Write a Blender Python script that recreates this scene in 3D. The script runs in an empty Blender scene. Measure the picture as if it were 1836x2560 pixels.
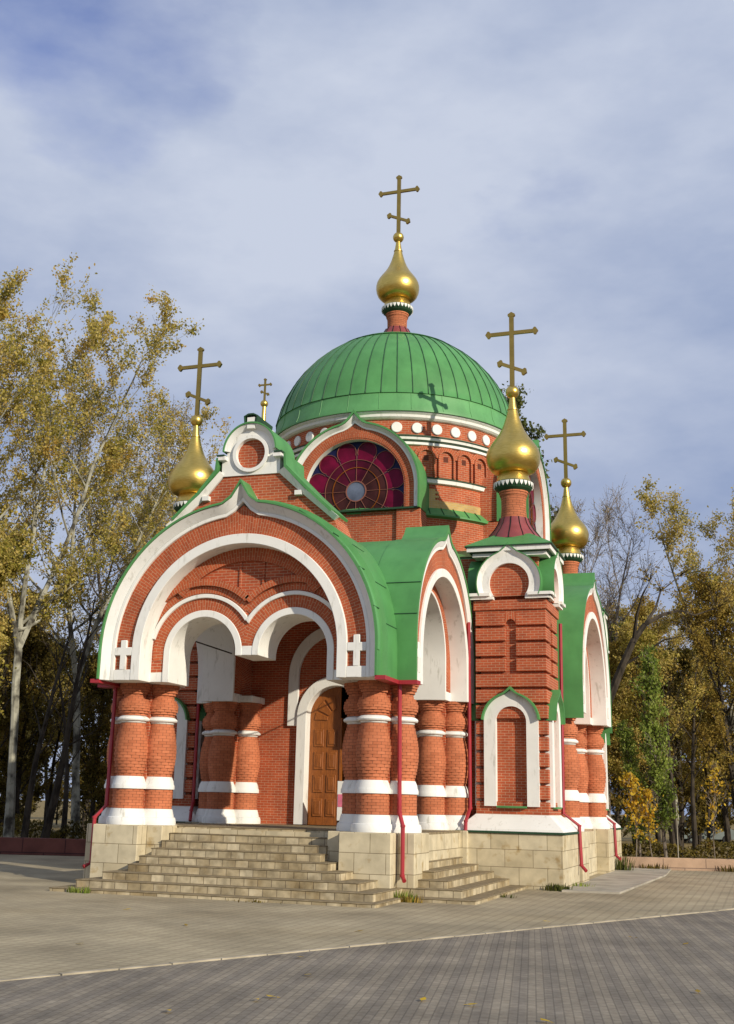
import bpy, bmesh, math, random
from math import sin, cos, pi, radians, sqrt, atan2
from mathutils import Vector, Matrix

scene = bpy.context.scene
col = scene.collection

# ------------------------------------------------------------------ camera
CAM = Vector((14.4256, -47.3243, 2.3778))
YAW, PITCH, ROLL = 0.3335, 0.2550, 0.0238
fwd = Vector((-sin(YAW)*cos(PITCH), cos(YAW)*cos(PITCH), sin(PITCH)))
r0 = Vector((cos(YAW), sin(YAW), 0)); u0 = r0.cross(fwd)
right = r0*cos(ROLL) + u0*sin(ROLL)
upv = -r0*sin(ROLL) + u0*cos(ROLL)
cd = bpy.data.cameras.new('camera'); cam = bpy.data.objects.new('camera', cd); col.objects.link(cam)
m3 = Matrix((right, upv, -fwd)).transposed()
cam.matrix_world = Matrix.Translation(CAM) @ m3.to_4x4()
W0, H0 = 1836., 2560.
F, PX, PY = 2918.46, 880.78, 1251.14
cd.sensor_fit = 'VERTICAL'; cd.sensor_height = 24.0; cd.sensor_width = 24.0*W0/H0
cd.lens = F/H0*24.0
cd.shift_x = (W0/2-PX)/H0
cd.shift_y = -(H0/2-PY)/H0
cd.clip_start = 0.1; cd.clip_end = 3000
scene.camera = cam
scene.render.resolution_x = 734; scene.render.resolution_y = 1024

# ------------------------------------------------------------------ light, sky, exposure
SUN = Vector((0.808, -0.467, 0.372)).normalized()
sl = bpy.data.lights.new('sun', 'SUN'); sl.energy = 4.8; sl.angle = radians(0.6); sl.color = (1.0, 0.90, 0.74)
so = bpy.data.objects.new('sun', sl); col.objects.link(so)
so.rotation_euler = (-SUN).to_track_quat('-Z', 'Y').to_euler(); so.location = (30, -20, 40)

HOLE = (-0.440, 0.690, 0.575)      # direction of the gap in the clouds
world = bpy.data.worlds.new('World'); scene.world = world; world.use_nodes = True
nt = world.node_tree; N = nt.nodes; Lk = nt.links; N.clear()
out = N.new('ShaderNodeOutputWorld'); bg = N.new('ShaderNodeBackground'); bg.inputs['Strength'].default_value = 0.15
sky = N.new('ShaderNodeTexSky'); sky.sky_type = 'NISHITA'; sky.sun_disc = False
sky.sun_elevation = math.asin(SUN.z); sky.sun_rotation = atan2(SUN.x, SUN.y)
tc = N.new('ShaderNodeTexCoord')
mp = N.new('ShaderNodeMapping'); mp.inputs['Scale'].default_value = (1.0, 1.0, 2.2); mp.inputs['Location'].default_value = (0.35, 0.9, 0.2)
mp.inputs['Rotation'].default_value = (0.15, 0.1, 0.5)
n1 = N.new('ShaderNodeTexNoise'); n1.inputs['Scale'].default_value = 2.6; n1.inputs['Detail'].default_value = 7; n1.inputs['Roughness'].default_value = 0.52
n2 = N.new('ShaderNodeTexNoise'); n2.inputs['Scale'].default_value = 3.2; n2.inputs['Detail'].default_value = 6; n2.inputs['Roughness'].default_value = 0.55
Lk.new(tc.outputs['Generated'], mp.inputs['Vector']); Lk.new(mp.outputs['Vector'], n1.inputs['Vector']); Lk.new(mp.outputs['Vector'], n2.inputs['Vector'])
rp = N.new('ShaderNodeValToRGB'); rp.color_ramp.elements[0].position = 0.24; rp.color_ramp.elements[1].position = 0.46
dt = N.new('ShaderNodeVectorMath'); dt.operation = 'DOT_PRODUCT'; dt.inputs[1].default_value = HOLE
Lk.new(tc.outputs['Generated'], dt.inputs[0])
mr = N.new('ShaderNodeMapRange'); mr.inputs['From Min'].default_value = 0.991; mr.inputs['From Max'].default_value = 1.0; mr.inputs['To Min'].default_value = 0.10; mr.inputs['To Max'].default_value = -0.075
Lk.new(dt.outputs['Value'], mr.inputs['Value'])
ad = N.new('ShaderNodeMath'); ad.operation = 'ADD'; Lk.new(n1.outputs['Fac'], ad.inputs[0]); Lk.new(mr.outputs['Result'], ad.inputs[1])
Lk.new(ad.outputs[0], rp.inputs['Fac'])
cc = N.new('ShaderNodeValToRGB')
cc.color_ramp.elements[0].position = 0.36; cc.color_ramp.elements[0].color = (0.31, 0.385, 0.575, 1)
cc.color_ramp.elements[1].position = 0.68; cc.color_ramp.elements[1].color = (0.58, 0.635, 0.765, 1)
Lk.new(n2.outputs['Fac'], cc.inputs['Fac'])
sc10 = N.new('ShaderNodeMixRGB'); sc10.blend_type = 'MULTIPLY'; sc10.inputs[0].default_value = 1; sc10.inputs[2].default_value = (6.67, 6.67, 6.67, 1)
Lk.new(cc.outputs['Color'], sc10.inputs[1])
wb = N.new('ShaderNodeMixRGB'); wb.blend_type = 'MULTIPLY'; wb.inputs[0].default_value = 1; wb.inputs[2].default_value = (0.85, 0.82, 1.15, 1); Lk.new(sky.outputs['Color'], wb.inputs[1])
mx = N.new('ShaderNodeMixRGB'); Lk.new(rp.outputs['Color'], mx.inputs[0]); Lk.new(wb.outputs['Color'], mx.inputs[1]); Lk.new(sc10.outputs['Color'], mx.inputs[2])
Lk.new(mx.outputs['Color'], bg.inputs['Color']); Lk.new(bg.outputs['Background'], out.inputs['Surface'])

scene.view_settings.view_transform = 'Standard'; scene.view_settings.look = 'None'
scene.view_settings.exposure = 0.0; scene.view_settings.gamma = 1.0
scene.cycles.max_bounces = 6; scene.cycles.diffuse_bounces = 3; scene.cycles.transparent_max_bounces = 8

# ------------------------------------------------------------------ materials
MATS = {}
def newmat(name, rough=0.8, metallic=0.0, spec=0.3):
    m = bpy.data.materials.new(name); m.use_nodes = True
    b = m.node_tree.nodes['Principled BSDF']
    b.inputs['Roughness'].default_value = rough; b.inputs['Metallic'].default_value = metallic
    b.inputs['Specular IOR Level'].default_value = spec
    MATS[name] = m
    return m, m.node_tree.nodes, m.node_tree.links, b
def noise_ramp(n, l, scale, c0, c1, p0=0.35, p1=0.65, detail=5, coord='Object', rough=0.55, stretch=None):
    t = n.new('ShaderNodeTexCoord'); x = n.new('ShaderNodeTexNoise')
    x.inputs['Scale'].default_value = scale; x.inputs['Detail'].default_value = detail; x.inputs['Roughness'].default_value = rough
    if stretch:
        q = n.new('ShaderNodeMapping'); q.inputs['Scale'].default_value = stretch
        l.new(t.outputs[coord], q.inputs['Vector']); l.new(q.outputs['Vector'], x.inputs['Vector'])
    else:
        l.new(t.outputs[coord], x.inputs['Vector'])
    r = n.new('ShaderNodeValToRGB')
    r.color_ramp.elements[0].position = p0; r.color_ramp.elements[1].position = p1
    r.color_ramp.elements[0].color = (*c0, 1); r.color_ramp.elements[1].color = (*c1, 1)
    l.new(x.outputs['Fac'], r.inputs['Fac'])
    return r
def mult(n, l, a, b, fac=1.0, mode='MULTIPLY'):
    m = n.new('ShaderNodeMixRGB'); m.blend_type = mode; m.inputs[0].default_value = fac
    l.new(a, m.inputs[1]); l.new(b, m.inputs[2]); return m
def bump(n, l, b, h, strength=0.3, dist=0.02):
    bp = n.new('ShaderNodeBump'); bp.inputs['Strength'].default_value = strength; bp.inputs['Distance'].default_value = dist
    l.new(h, bp.inputs['Height']); l.new(bp.outputs['Normal'], b.inputs['Normal'])

def plain(name, c, rough=0.8, metallic=0.0, var=0.12, scale=3.0, spec=0.3, bumpy=0.0):
    m, n, l, b = newmat(name, rough, metallic, spec)
    lo = tuple(x*(1-var) for x in c); hi = tuple(min(1, x*(1+var)) for x in c)
    r = noise_ramp(n, l, scale, lo, hi)
    l.new(r.outputs['Color'], b.inputs['Base Color'])
    if bumpy: bump(n, l, b, r.outputs['Color'], bumpy, 0.02)
    return m
def bricks(name, c1, c2, mortar, bw, bh, ms, rough=0.85, var=0.25, vscale=1.2, bumpd=0.015, bias=0.0, offset=0.5, swap=False, rot=None, coord='UV', stain=None, bumps=0.5):
    m, n, l, b = newmat(name, rough)
    t = n.new('ShaderNodeTexCoord'); src = t.outputs[coord]
    if rot is not None:
        q = n.new('ShaderNodeMapping'); q.inputs['Rotation'].default_value = (0, 0, rot); l.new(src, q.inputs['Vector']); src = q.outputs['Vector']
    x = n.new('ShaderNodeTexBrick'); x.inputs['Scale'].default_value = 1.0
    x.inputs['Brick Width'].default_value = bw; x.inputs['Row Height'].default_value = bh
    x.inputs['Mortar Size'].default_value = ms; x.inputs['Mortar Smooth'].default_value = 0.15; x.inputs['Bias'].default_value = bias
    x.inputs['Color1'].default_value = (*c1, 1); x.inputs['Color2'].default_value = (*c2, 1); x.inputs['Mortar'].default_value = (*mortar, 1)
    x.offset = offset
    l.new(src, x.inputs['Vector'])
    r = noise_ramp(n, l, vscale, (1-var,)*3, (1+var,)*3)
    k = mult(n, l, x.outputs['Color'], r.outputs['Color'])
    if stain:
        s = noise_ramp(n, l, stain[0], (1, 1, 1), stain[1], stain[2], stain[3])
        k = mult(n, l, k.outputs['Color'], s.outputs['Color'])
    l.new(k.outputs['Color'], b.inputs['Base Color'])
    inv = n.new('ShaderNodeMath'); inv.operation = 'SUBTRACT'; inv.inputs[0].default_value = 1; l.new(x.outputs['Fac'], inv.inputs[1])
    bump(n, l, b, inv.outputs[0], bumps, bumpd)
    return m

bricks('brick', (0.40, 0.086, 0.031), (0.32, 0.064, 0.025), (0.46, 0.30, 0.19), 0.27, 0.088, 0.0072, var=0.16, bias=-0.1)
bricks('brick_ring', (0.40, 0.088, 0.031), (0.32, 0.066, 0.024), (0.46, 0.27, 0.16), 0.26, 0.088, 0.007, var=0.14)
bricks('brick_column', (0.48, 0.158, 0.072), (0.39, 0.118, 0.050), (0.13, 0.055, 0.03), 0.27, 0.088, 0.007, var=0.14, bias=-0.1)
bricks('brick_yellow', (0.50, 0.34, 0.12), (0.42, 0.26, 0.09), (0.45, 0.36, 0.22), 0.27, 0.088, 0.008, var=0.15)
def whitem(name, c):
    m, n, l, b = newmat(name, 0.75)
    r = noise_ramp(n, l, 1.3, tuple(x*0.93 for x in c), c, 0.3, 0.6)
    s = noise_ramp(n, l, 4.0, (0.58, 0.57, 0.52), (1, 1, 1), 0.29, 0.44, detail=9, stretch=(1.4, 1.4, 0.30), rough=0.65)
    k = mult(n, l, r.outputs['Color'], s.outputs['Color'], 0.8)
    l.new(k.outputs['Color'], b.inputs['Base Color'])
whitem('white', (0.75, 0.745, 0.70))
whitem('white_fascia', (0.66, 0.66, 0.63))
bricks('limestone', (0.53, 0.465, 0.32), (0.46, 0.39, 0.25), (0.18, 0.14, 0.08), 0.92, 0.55, 0.009, var=0.14, vscale=2.0, stain=(2.6, (0.70, 0.60, 0.44), 0.58, 0.72))
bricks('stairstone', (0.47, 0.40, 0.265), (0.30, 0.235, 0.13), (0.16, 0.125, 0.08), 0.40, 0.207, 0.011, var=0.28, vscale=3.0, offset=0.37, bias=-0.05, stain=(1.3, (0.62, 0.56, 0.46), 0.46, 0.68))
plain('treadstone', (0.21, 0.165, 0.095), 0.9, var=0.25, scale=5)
def greenm(name, c):
    m, n, l, b = newmat(name, 0.5, 0.0, 0.35)
    r = noise_ramp(n, l, 0.9, tuple(x*0.82 for x in c), tuple(x*1.12 for x in c), 0.3, 0.7)
    s = noise_ramp(n, l, 2.2, (0.76, 0.82, 0.80), (1, 1, 1), 0.30, 0.50, detail=7, stretch=(1, 1, 0.3))
    k = mult(n, l, r.outputs['Color'], s.outputs['Color'], 0.7)
    l.new(k.outputs['Color'], b.inputs['Base Color'])
    bump(n, l, b, s.outputs['Color'], 0.25, 0.04)
greenm('green', (0.076, 0.245, 0.074))
greenm('green_light', (0.10, 0.29, 0.10))
plain('seam', (0.02, 0.075, 0.03), 0.6, var=0.1)
plain('green_dark', (0.018, 0.055, 0.025), 0.6, var=0.1)
plain('red_paint', (0.31, 0.020, 0.028), 0.4, var=0.1, spec=0.5)
plain('red_roof', (0.22, 0.045, 0.045), 0.45, var=0.12, spec=0.5)
def goldm():
    m, n, l, b = newmat('gold', 0.34, 1.0)
    r = noise_ramp(n, l, 6.0, (0.62, 0.43, 0.10), (0.76, 0.54, 0.15), 0.3, 0.7, stretch=(1, 1, 4))
    l.new(r.outputs['Color'], b.inputs['Base Color'])
    t = n.new('ShaderNodeTexCoord'); x = n.new('ShaderNodeTexNoise'); x.inputs['Scale'].default_value = 7; x.inputs['Detail'].default_value = 2
    q = n.new('ShaderNodeMapping'); q.inputs['Scale'].default_value = (1, 1, 3); l.new(t.outputs['Object'], q.inputs['Vector']); l.new(q.outputs['Vector'], x.inputs['Vector'])
    bump(n, l, b, x.outputs['Fac'], 0.12, 0.03)
goldm()
plain('gold_cross', (0.40, 0.27, 0.07), 0.38, 1.0, var=0.1)
def woodm():
    m, n, l, b = newmat('wood', 0.45, 0, 0.4)
    r = noise_ramp(n, l, 4.0, (0.16, 0.048, 0.009), (0.33, 0.105, 0.018), 0.3, 0.7, stretch=(6, 6, 0.8))
    l.new(r.outputs['Color'], b.inputs['Base Color'])
woodm()
for nm, c in (('glass_blue', (0.012, 0.014, 0.06)), ('glass_red', (0.115, 0.003, 0.024)), ('glass_olive', (0.045, 0.013, 0.012)), ('glass_grey', (0.10, 0.12, 0.17)), ('glass_amber', (0.20, 0.06, 0.008)), ('glass_wine', (0.065, 0.004, 0.016))):
    plain(nm, c, 0.35, 0, var=0.35, scale=1.6, spec=0.12)
plain('came', (0.21, 0.08, 0.055), 0.5, var=0.1)
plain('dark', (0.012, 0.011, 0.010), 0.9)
plain('terracotta', (0.10, 0.028, 0.016), 0.9)
plain('iron', (0.03, 0.025, 0.02), 0.6)
bricks('paver_upper', (0.37, 0.315, 0.205), (0.325, 0.275, 0.18), (0.28, 0.235, 0.152), 0.25, 0.25, 0.03, var=0.20, vscale=0.45, bumps=0.15, coord='Object', offset=0.0, stain=(0.35, (0.82, 0.80, 0.76), 0.45, 0.7))
def paverm():
    # small setts laid in broad two-tone bands
    m = bricks('paver_lower', (0.245, 0.215, 0.168), (0.205, 0.180, 0.142), (0.150, 0.132, 0.104), 0.23, 0.115, 0.010, var=0.20, vscale=0.6, rot=radians(-100.3), bumps=0.2, coord='Object', stain=(9.0, (0.84, 0.82, 0.80), 0.42, 0.62))
    n, l = m.node_tree.nodes, m.node_tree.links; b = n['Principled BSDF']
    t = n.new('ShaderNodeTexCoord'); q = n.new('ShaderNodeMapping'); q.inputs['Rotation'].default_value = (0, 0, radians(-100.3)); l.new(t.outputs['Object'], q.inputs['Vector'])
    w = n.new('ShaderNodeTexWave'); w.bands_direction = 'Y'; w.inputs['Scale'].default_value = 0.314/0.46*1.0; w.inputs['Distortion'].default_value = 0.6; w.inputs['Detail'].default_value = 2; w.inputs['Detail Scale'].default_value = 0.6
    l.new(q.outputs['Vector'], w.inputs['Vector'])
    r = n.new('ShaderNodeValToRGB'); r.color_ramp.elements[0].position = 0.25; r.color_ramp.elements[1].position = 0.7
    r.color_ramp.elements[0].color = (0.87, 0.87, 0.88, 1); r.color_ramp.elements[1].color = (1.06, 1.05, 1.02, 1); l.new(w.outputs['Fac'], r.inputs['Fac'])
    src = b.inputs['Base Color'].links[0].from_socket
    k = mult(n, l, src, r.outputs['Color']); l.new(k.outputs['Color'], b.inputs['Base Color'])
paverm()
plain('curb', (0.36, 0.315, 0.23), 0.9, var=0.25, scale=2)
plain('apron', (0.33, 0.30, 0.24), 0.9, var=0.2, scale=1)
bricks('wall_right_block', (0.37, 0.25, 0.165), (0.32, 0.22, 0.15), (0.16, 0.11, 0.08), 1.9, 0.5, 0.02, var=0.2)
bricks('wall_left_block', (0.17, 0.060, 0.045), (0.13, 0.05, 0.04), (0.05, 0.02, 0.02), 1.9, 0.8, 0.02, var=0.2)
def soilm():
    m, n, l, b = newmat('soil', 0.95)
    r = noise_ramp(n, l, 1.8, (0.11, 0.09, 0.03), (0.34, 0.23, 0.08), 0.35, 0.7, detail=9)
    l.new(r.outputs['Color'], b.inputs['Base Color'])
soilm()
def barkm(name, c0, c1, sc, st):
    m, n, l, b = newmat(name, 0.95)
    r = noise_ramp(n, l, sc, c0, c1, 0.38, 0.56, detail=6, stretch=st)
    l.new(r.outputs['Color'], b.inputs['Base Color']); bump(n, l, b, r.outputs['Color'], 0.4, 0.03)
barkm('bark_pale', (0.05, 0.045, 0.035), (0.33, 0.32, 0.25), 1.6, (1, 1, 0.8))
barkm('bark_dark', (0.018, 0.014, 0.010), (0.06, 0.048, 0.035), 3, (1, 1, 0.4))
barkm('bark_grey', (0.10, 0.08, 0.06), (0.24, 0.20, 0.16), 3, (1, 1, 0.4))
def leafm(name, cols, scale=0.5):
    m, n, l, b = newmat(name, 0.7, 0, 0.2)
    g = n.new('ShaderNodeNewGeometry'); r = n.new('ShaderNodeValToRGB'); r.color_ramp.interpolation = 'LINEAR'
    el = r.color_ramp.elements
    while len(el) < len(cols): el.new(0.5)
    for i, c in enumerate(cols): el[i].position = i/(len(cols)-1); el[i].color = (*c, 1)
    t = n.new('ShaderNodeTexCoord'); x = n.new('ShaderNodeTexNoise'); x.inputs['Scale'].default_value = scale; x.inputs['Detail'].default_value = 2
    l.new(t.outputs['Object'], x.inputs['Vector'])
    a = n.new('ShaderNodeMath'); a.operation = 'MULTIPLY_ADD'; a.inputs[1].default_value = 0.65; a.inputs[2].default_value = -0.05; l.new(g.outputs['Random Per Island'], a.inputs[0])
    s = n.new('ShaderNodeMath'); s.operation = 'MULTIPLY_ADD'; s.inputs[1].default_value = 1.6; l.new(x.outputs['Fac'], s.inputs[0])
    sb = n.new('ShaderNodeMath'); sb.operation = 'SUBTRACT'; sb.inputs[1].default_value = 0.57; l.new(a.outputs[0], s.inputs[2]); l.new(s.outputs[0], sb.inputs[0])
    l.new(sb.outputs[0], r.inputs['Fac'])
    l.new(r.outputs['Color'], b.inputs['Base Color'])
    tr = n.new('ShaderNodeBsdfTranslucent'); l.new(r.outputs['Color'], tr.inputs['Color'])
    ms = n.new('ShaderNodeMixShader'); ms.inputs[0].default_value = 0.5
    o = n['Material Output']; l.new(b.outputs[0], ms.inputs[1]); l.new(tr.outputs[0], ms.inputs[2]); l.new(ms.outputs[0], o.inputs['Surface'])
leafm('leaf_autumn', [(0.16, 0.17, 0.025), (0.38, 0.31, 0.05), (0.62, 0.50, 0.16), (0.46, 0.28, 0.05)])
leafm('leaf_brown', [(0.14, 0.10, 0.02), (0.30, 0.21, 0.04), (0.44, 0.31, 0.07), (0.26, 0.24, 0.045)])
leafm('leaf_grey', [(0.20, 0.19, 0.13), (0.38, 0.34, 0.22), (0.42, 0.32, 0.12)])
leafm('leaf_green', [(0.10, 0.15, 0.025), (0.24, 0.31, 0.05), (0.42, 0.46, 0.12)])
leafm('leaf_olive', [(0.05, 0.065, 0.015), (0.11, 0.13, 0.03), (0.20, 0.19, 0.05)])
leafm('leaf_yellow', [(0.55, 0.30, 0.02), (0.72, 0.50, 0.05), (0.58, 0.48, 0.08)])
leafm('leaf_dark', [(0.05, 0.042, 0.012), (0.12, 0.095, 0.02), (0.22, 0.17, 0.035), (0.16, 0.09, 0.022)])

# ------------------------------------------------------------------ mesh builder
class MB:
    def __init__(s): s.v = []; s.f = []; s.m = []; s.uv = []; s.sm = []
    def add(s, vs, fs, mat=0, uvs=None, smooth=False):
        o = len(s.v); s.v += [tuple(p) for p in vs]
        for i, f in enumerate(fs):
            s.f.append([k+o for k in f]); s.m.append(mat if isinstance(mat, int) else mat[i])
            s.uv.append(uvs[i] if uvs else None); s.sm.append(smooth)
    def box(s, x0, x1, y0, y1, z0, z1, mat=0):
        v = [(x0, y0, z0), (x1, y0, z0), (x1, y1, z0), (x0, y1, z0), (x0, y0, z1), (x1, y0, z1), (x1, y1, z1), (x0, y1, z1)]
        s.add(v, [(0, 3, 2, 1), (4, 5, 6, 7), (0, 1, 5, 4), (1, 2, 6, 5), (2, 3, 7, 6), (3, 0, 4, 7)], mat)
    def fbox(s, fr, u0, u1, v0, v1, w0, w1, mat=0):
        v = [fr(u0, v0, w0), fr(u1, v0, w0), fr(u1, v0, w1), fr(u0, v0, w1), fr(u0, v1, w0), fr(u1, v1, w0), fr(u1, v1, w1), fr(u0, v1, w1)]
        s.add(v, [(0, 3, 2, 1), (4, 5, 6, 7), (0, 1, 5, 4), (1, 2, 6, 5), (2, 3, 7, 6), (3, 0, 4, 7)], mat)
    def band(s, fr, A, B, w0, w1, mat=0, side=None, wB=None, smooth=False, back=True):
        """solid strip between inner curve A and outer curve B (same count), from depth w0 to w1 (outer edge front may sit at wB)"""
        n = len(A); wB = w1 if wB is None else wB; side = mat if side is None else side
        v = []
        for a, b in zip(A, B): v += [fr(a[0], a[1], w1), fr(b[0], b[1], wB), fr(a[0], a[1], w0), fr(b[0], b[1], w0)]
        L = [0.0]
        for i in range(1, n):
            p = ((A[i][0]+B[i][0])/2, (A[i][1]+B[i][1])/2); q = ((A[i-1][0]+B[i-1][0])/2, (A[i-1][1]+B[i-1][1])/2)
            L.append(L[-1]+math.hypot(p[0]-q[0], p[1]-q[1]))
        fs = []; uv = []; mm = []
        for i in range(n-1):
            o = 4*i; d = math.hypot(A[i][0]-B[i][0], A[i][1]-B[i][1]); l0, l1 = L[i], L[i+1]; dw = abs(w1-w0)
            fs.append((o, o+1, o+5, o+4)); uv.append([(0, l0), (d, l0), (d, l1), (0, l1)]); mm.append(mat)
            fs.append((o+1, o+3, o+7, o+5)); uv.append([(0, l0), (dw, l0), (dw, l1), (0, l1)]); mm.append(side)
            fs.append((o+2, o, o+4, o+6)); uv.append([(0, l0), (dw, l0), (dw, l1), (0, l1)]); mm.append(side)
            if back: fs.append((o+3, o+2, o+6, o+7)); uv.append([(0, l0), (d, l0), (d, l1), (0, l1)]); mm.append(side)
        o = 4*(n-1); fs += [(0, 2, 3, 1), (o, o+1, o+3, o+2)]; uv += [None, None]; mm += [side, side]
        s.add(v, fs, mm, uv, smooth)
    def prism(s, fr, poly, w0, w1, mat=0, side=None):
        n = len(poly); side = mat if side is None else side
        v = [fr(p[0], p[1], w1) for p in poly]+[fr(p[0], p[1], w0) for p in poly]
        s.add(v, [tuple(range(n)), tuple(range(2*n-1, n-1, -1))]+[(i, i+n, (i+1) % n+n, (i+1) % n) for i in range(n)], [mat, side]+[side]*n)
    def lathe(s, cx, cy, prof, seg=32, mat=0, a0=0, a1=2*pi, smooth=True, mats=None):
        full = abs(a1-a0-2*pi) < 1e-6; k = seg if full else seg+1
        v = []
        for (r, z) in prof:
            for i in range(k):
                a = a0+(a1-a0)*i/seg; v.append((cx+r*cos(a), cy+r*sin(a), z))
        fs = []; uv = []; mm = []
        L = [0.0]
        for j in range(1, len(prof)): L.append(L[-1]+math.hypot(prof[j][0]-prof[j-1][0], prof[j][1]-prof[j-1][1]))
        for j in range(len(prof)-1):
            rr = max(prof[j][0], prof[j+1][0], 0.3)
            for i in range(seg):
                i2 = (i+1) % k if full else i+1
                fs.append((j*k+i, j*k+i2, (j+1)*k+i2, (j+1)*k+i))
                x0, x1 = rr*(a1-a0)*i/seg, rr*(a1-a0)*(i+1)/seg
                uv.append([(x0, L[j]), (x1, L[j]), (x1, L[j+1]), (x0, L[j+1])]); mm.append(mats[j] if mats else mat)
        if full:
            if prof[-1][0] > 1e-3: fs.append(tuple((len(prof)-1)*k+i for i in range(k))); uv.append(None); mm.append(mm[-1])
            if prof[0][0] > 1e-3: fs.append(tuple(range(k-1, -1, -1))); uv.append(None); mm.append(mats[0] if mats else mat)
        s.add(v, fs, mm, uv, smooth)
    def tube(s, pts, rad, seg=8, mat=0, smooth=True):
        pts = [Vector(p) for p in pts]; n = len(pts)
        rad = rad if isinstance(rad, (list, tuple)) else [rad]*n
        v = []
        d0 = (pts[1]-pts[0]).normalized(); ref = Vector((0, 0, 1)) if abs(d0.z) < 0.9 else Vector((1, 0, 0))
        a = d0.cross(ref).normalized()
        for i, p in enumerate(pts):
            d = (pts[min(i+1, n-1)]-pts[max(i-1, 0)]).normalized()
            a = (a-d*a.dot(d)).normalized(); b = d.cross(a)
            for k in range(seg):
                t = 2*pi*k/seg; v.append(p+(a*cos(t)+b*sin(t))*rad[i])
        fs = [(i*seg+k, i*seg+(k+1) % seg, (i+1)*seg+(k+1) % seg, (i+1)*seg+k) for i in range(n-1) for k in range(seg)]
        fs += [tuple(range(seg-1, -1, -1)), tuple((n-1)*seg+k for k in range(seg))]
        s.add(v, fs, mat, None, smooth)
    def build(s, name, mats, parent=None, bevel=0.0, origin=None):
        me = bpy.data.meshes.new(name)
        org = Vector(origin) if origin else Vector((0, 0, 0))
        me.from_pydata([tuple(Vector(p)-org) for p in s.v], [], s.f)
        for m in ([mats] if isinstance(mats, str) else mats): me.materials.append(MATS[m])
        uvl = me.uv_layers.new(name='UVMap')
        V = s.v
        for p in me.polygons:
            i = p.index; p.material_index = s.m[i]; p.use_smooth = s.sm[i]
            q = s.uv[i]
            if q:
                for li, c in zip(p.loop_indices, q): uvl.data[li].uv = c
            else:
                nn = p.normal
                for li, vi in zip(p.loop_indices, p.vertices):
                    x, y, z = V[vi]
                    if abs(nn.z) > 0.75: c = (x, y)
                    else:
                        h = math.hypot(nn.x, nn.y) or 1; c = ((-nn.y*x+nn.x*y)/h, z)
                    uvl.data[li].uv = c
        bm = bmesh.new(); bm.from_mesh(me)
        bmesh.ops.recalc_face_normals(bm, faces=bm.faces); bm.to_mesh(me); bm.free()
        if any(s.sm):
            try: me.set_sharp_from_angle(angle=radians(40))
            except Exception: pass
        o = bpy.data.objects.new(name, me); col.objects.link(o); o.location = org
        if bevel:
            b = o.modifiers.new('bevel', 'BEVEL'); b.width = bevel; b.segments = 1; b.limit_method = 'ANGLE'; b.angle_limit = radians(50)
        if parent: o.parent = parent; o.matrix_parent_inverse = parent.matrix_world.inverted() if False else Matrix.Translation(-org_of(parent))
        return o
ORG = {}
def org_of(o):
    p = Vector((0, 0, 0))
    while o: p += o.location if not o.parent else Vector(ORG.get(o.name, (0, 0, 0))); o = o.parent if not ORG.get(o.name) else None
    return p
def tag(o, label=None, cat=None, group=None, kind=None):
    if label: o['label'] = label
    if cat: o['category'] = cat
    if group: o['group'] = group
    if kind: o['kind'] = kind
    return o
def empty(name, loc=(0, 0, 0)):
    o = bpy.data.objects.new(name, None); o.location = loc; col.objects.link(o); return o

def S(cx, cy): return lambda u, v, w: (cx+u, cy-w, v)
def Ea(cx, cy): return lambda u, v, w: (cx+w, cy+u, v)
def No(cx, cy): return lambda u, v, w: (cx-u, cy+w, v)
def We(cx, cy): return lambda u, v, w: (cx-w, cy-u, v)
def arch(R, cz, zl=None, zr=None, n=48, uc=0.0, tip=0.0, tw=0.6, a0=180.0, a1=0.0, ry=None):
    ry = R if ry is None else ry
    P = []
    if zl is not None: P += [(uc-R, zl), (uc-R, (zl+cz)/2)]
    for i in range(n+1):
        a = radians(a0+(a1-a0)*i/n); u = R*cos(a); v = cz+ry*sin(a)
        if tip and abs(u) < tw and a > 0.3 and a < pi-0.3: v += tip*(1-abs(u)/tw)**1.7
        P.append((uc+u, v))
    if zr is not None: P += [(uc+R, (zr+cz)/2), (uc+R, zr)]
    return P

# ================================================================== SETTING
ZG = -0.10
def poly_sheet(name, pts, z, mat, kind='structure', thick=None):
    mb = MB()
    if thick: mb.prism(lambda u, v, w: (u, v, w), pts, z-thick, z, 0)
    else: mb.add([(x, y, z) for x, y in pts], [tuple(range(len(pts)))], 0)
    o = mb.build(name, mat); tag(o, kind=kind); return o
def gp(depth, lat, z=0.0):     # ground point from distance along the view and sideways offset
    h = Vector((-sin(YAW), cos(YAW), 0)); q = Vector((CAM.x, CAM.y, 0))+h*depth+r0*lat; return (q.x, q.y)
def at(u, depth):              # ground xy under image column u at a distance
    d = fwd+right*((u-PX)/F)
    q = CAM+d*depth; return (q.x, q.y)
ground = poly_sheet('ground', [(-900, -900), (900, -900), (900, 900), (-900, 900)], ZG-0.016, 'soil')
WD = 54.0
pa, pb = gp(WD+0.1, -70), gp(WD+0.1, 70)
c0, c1 = (-0.02, -41.5), (20.95, 3.3)           # kerb line
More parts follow.
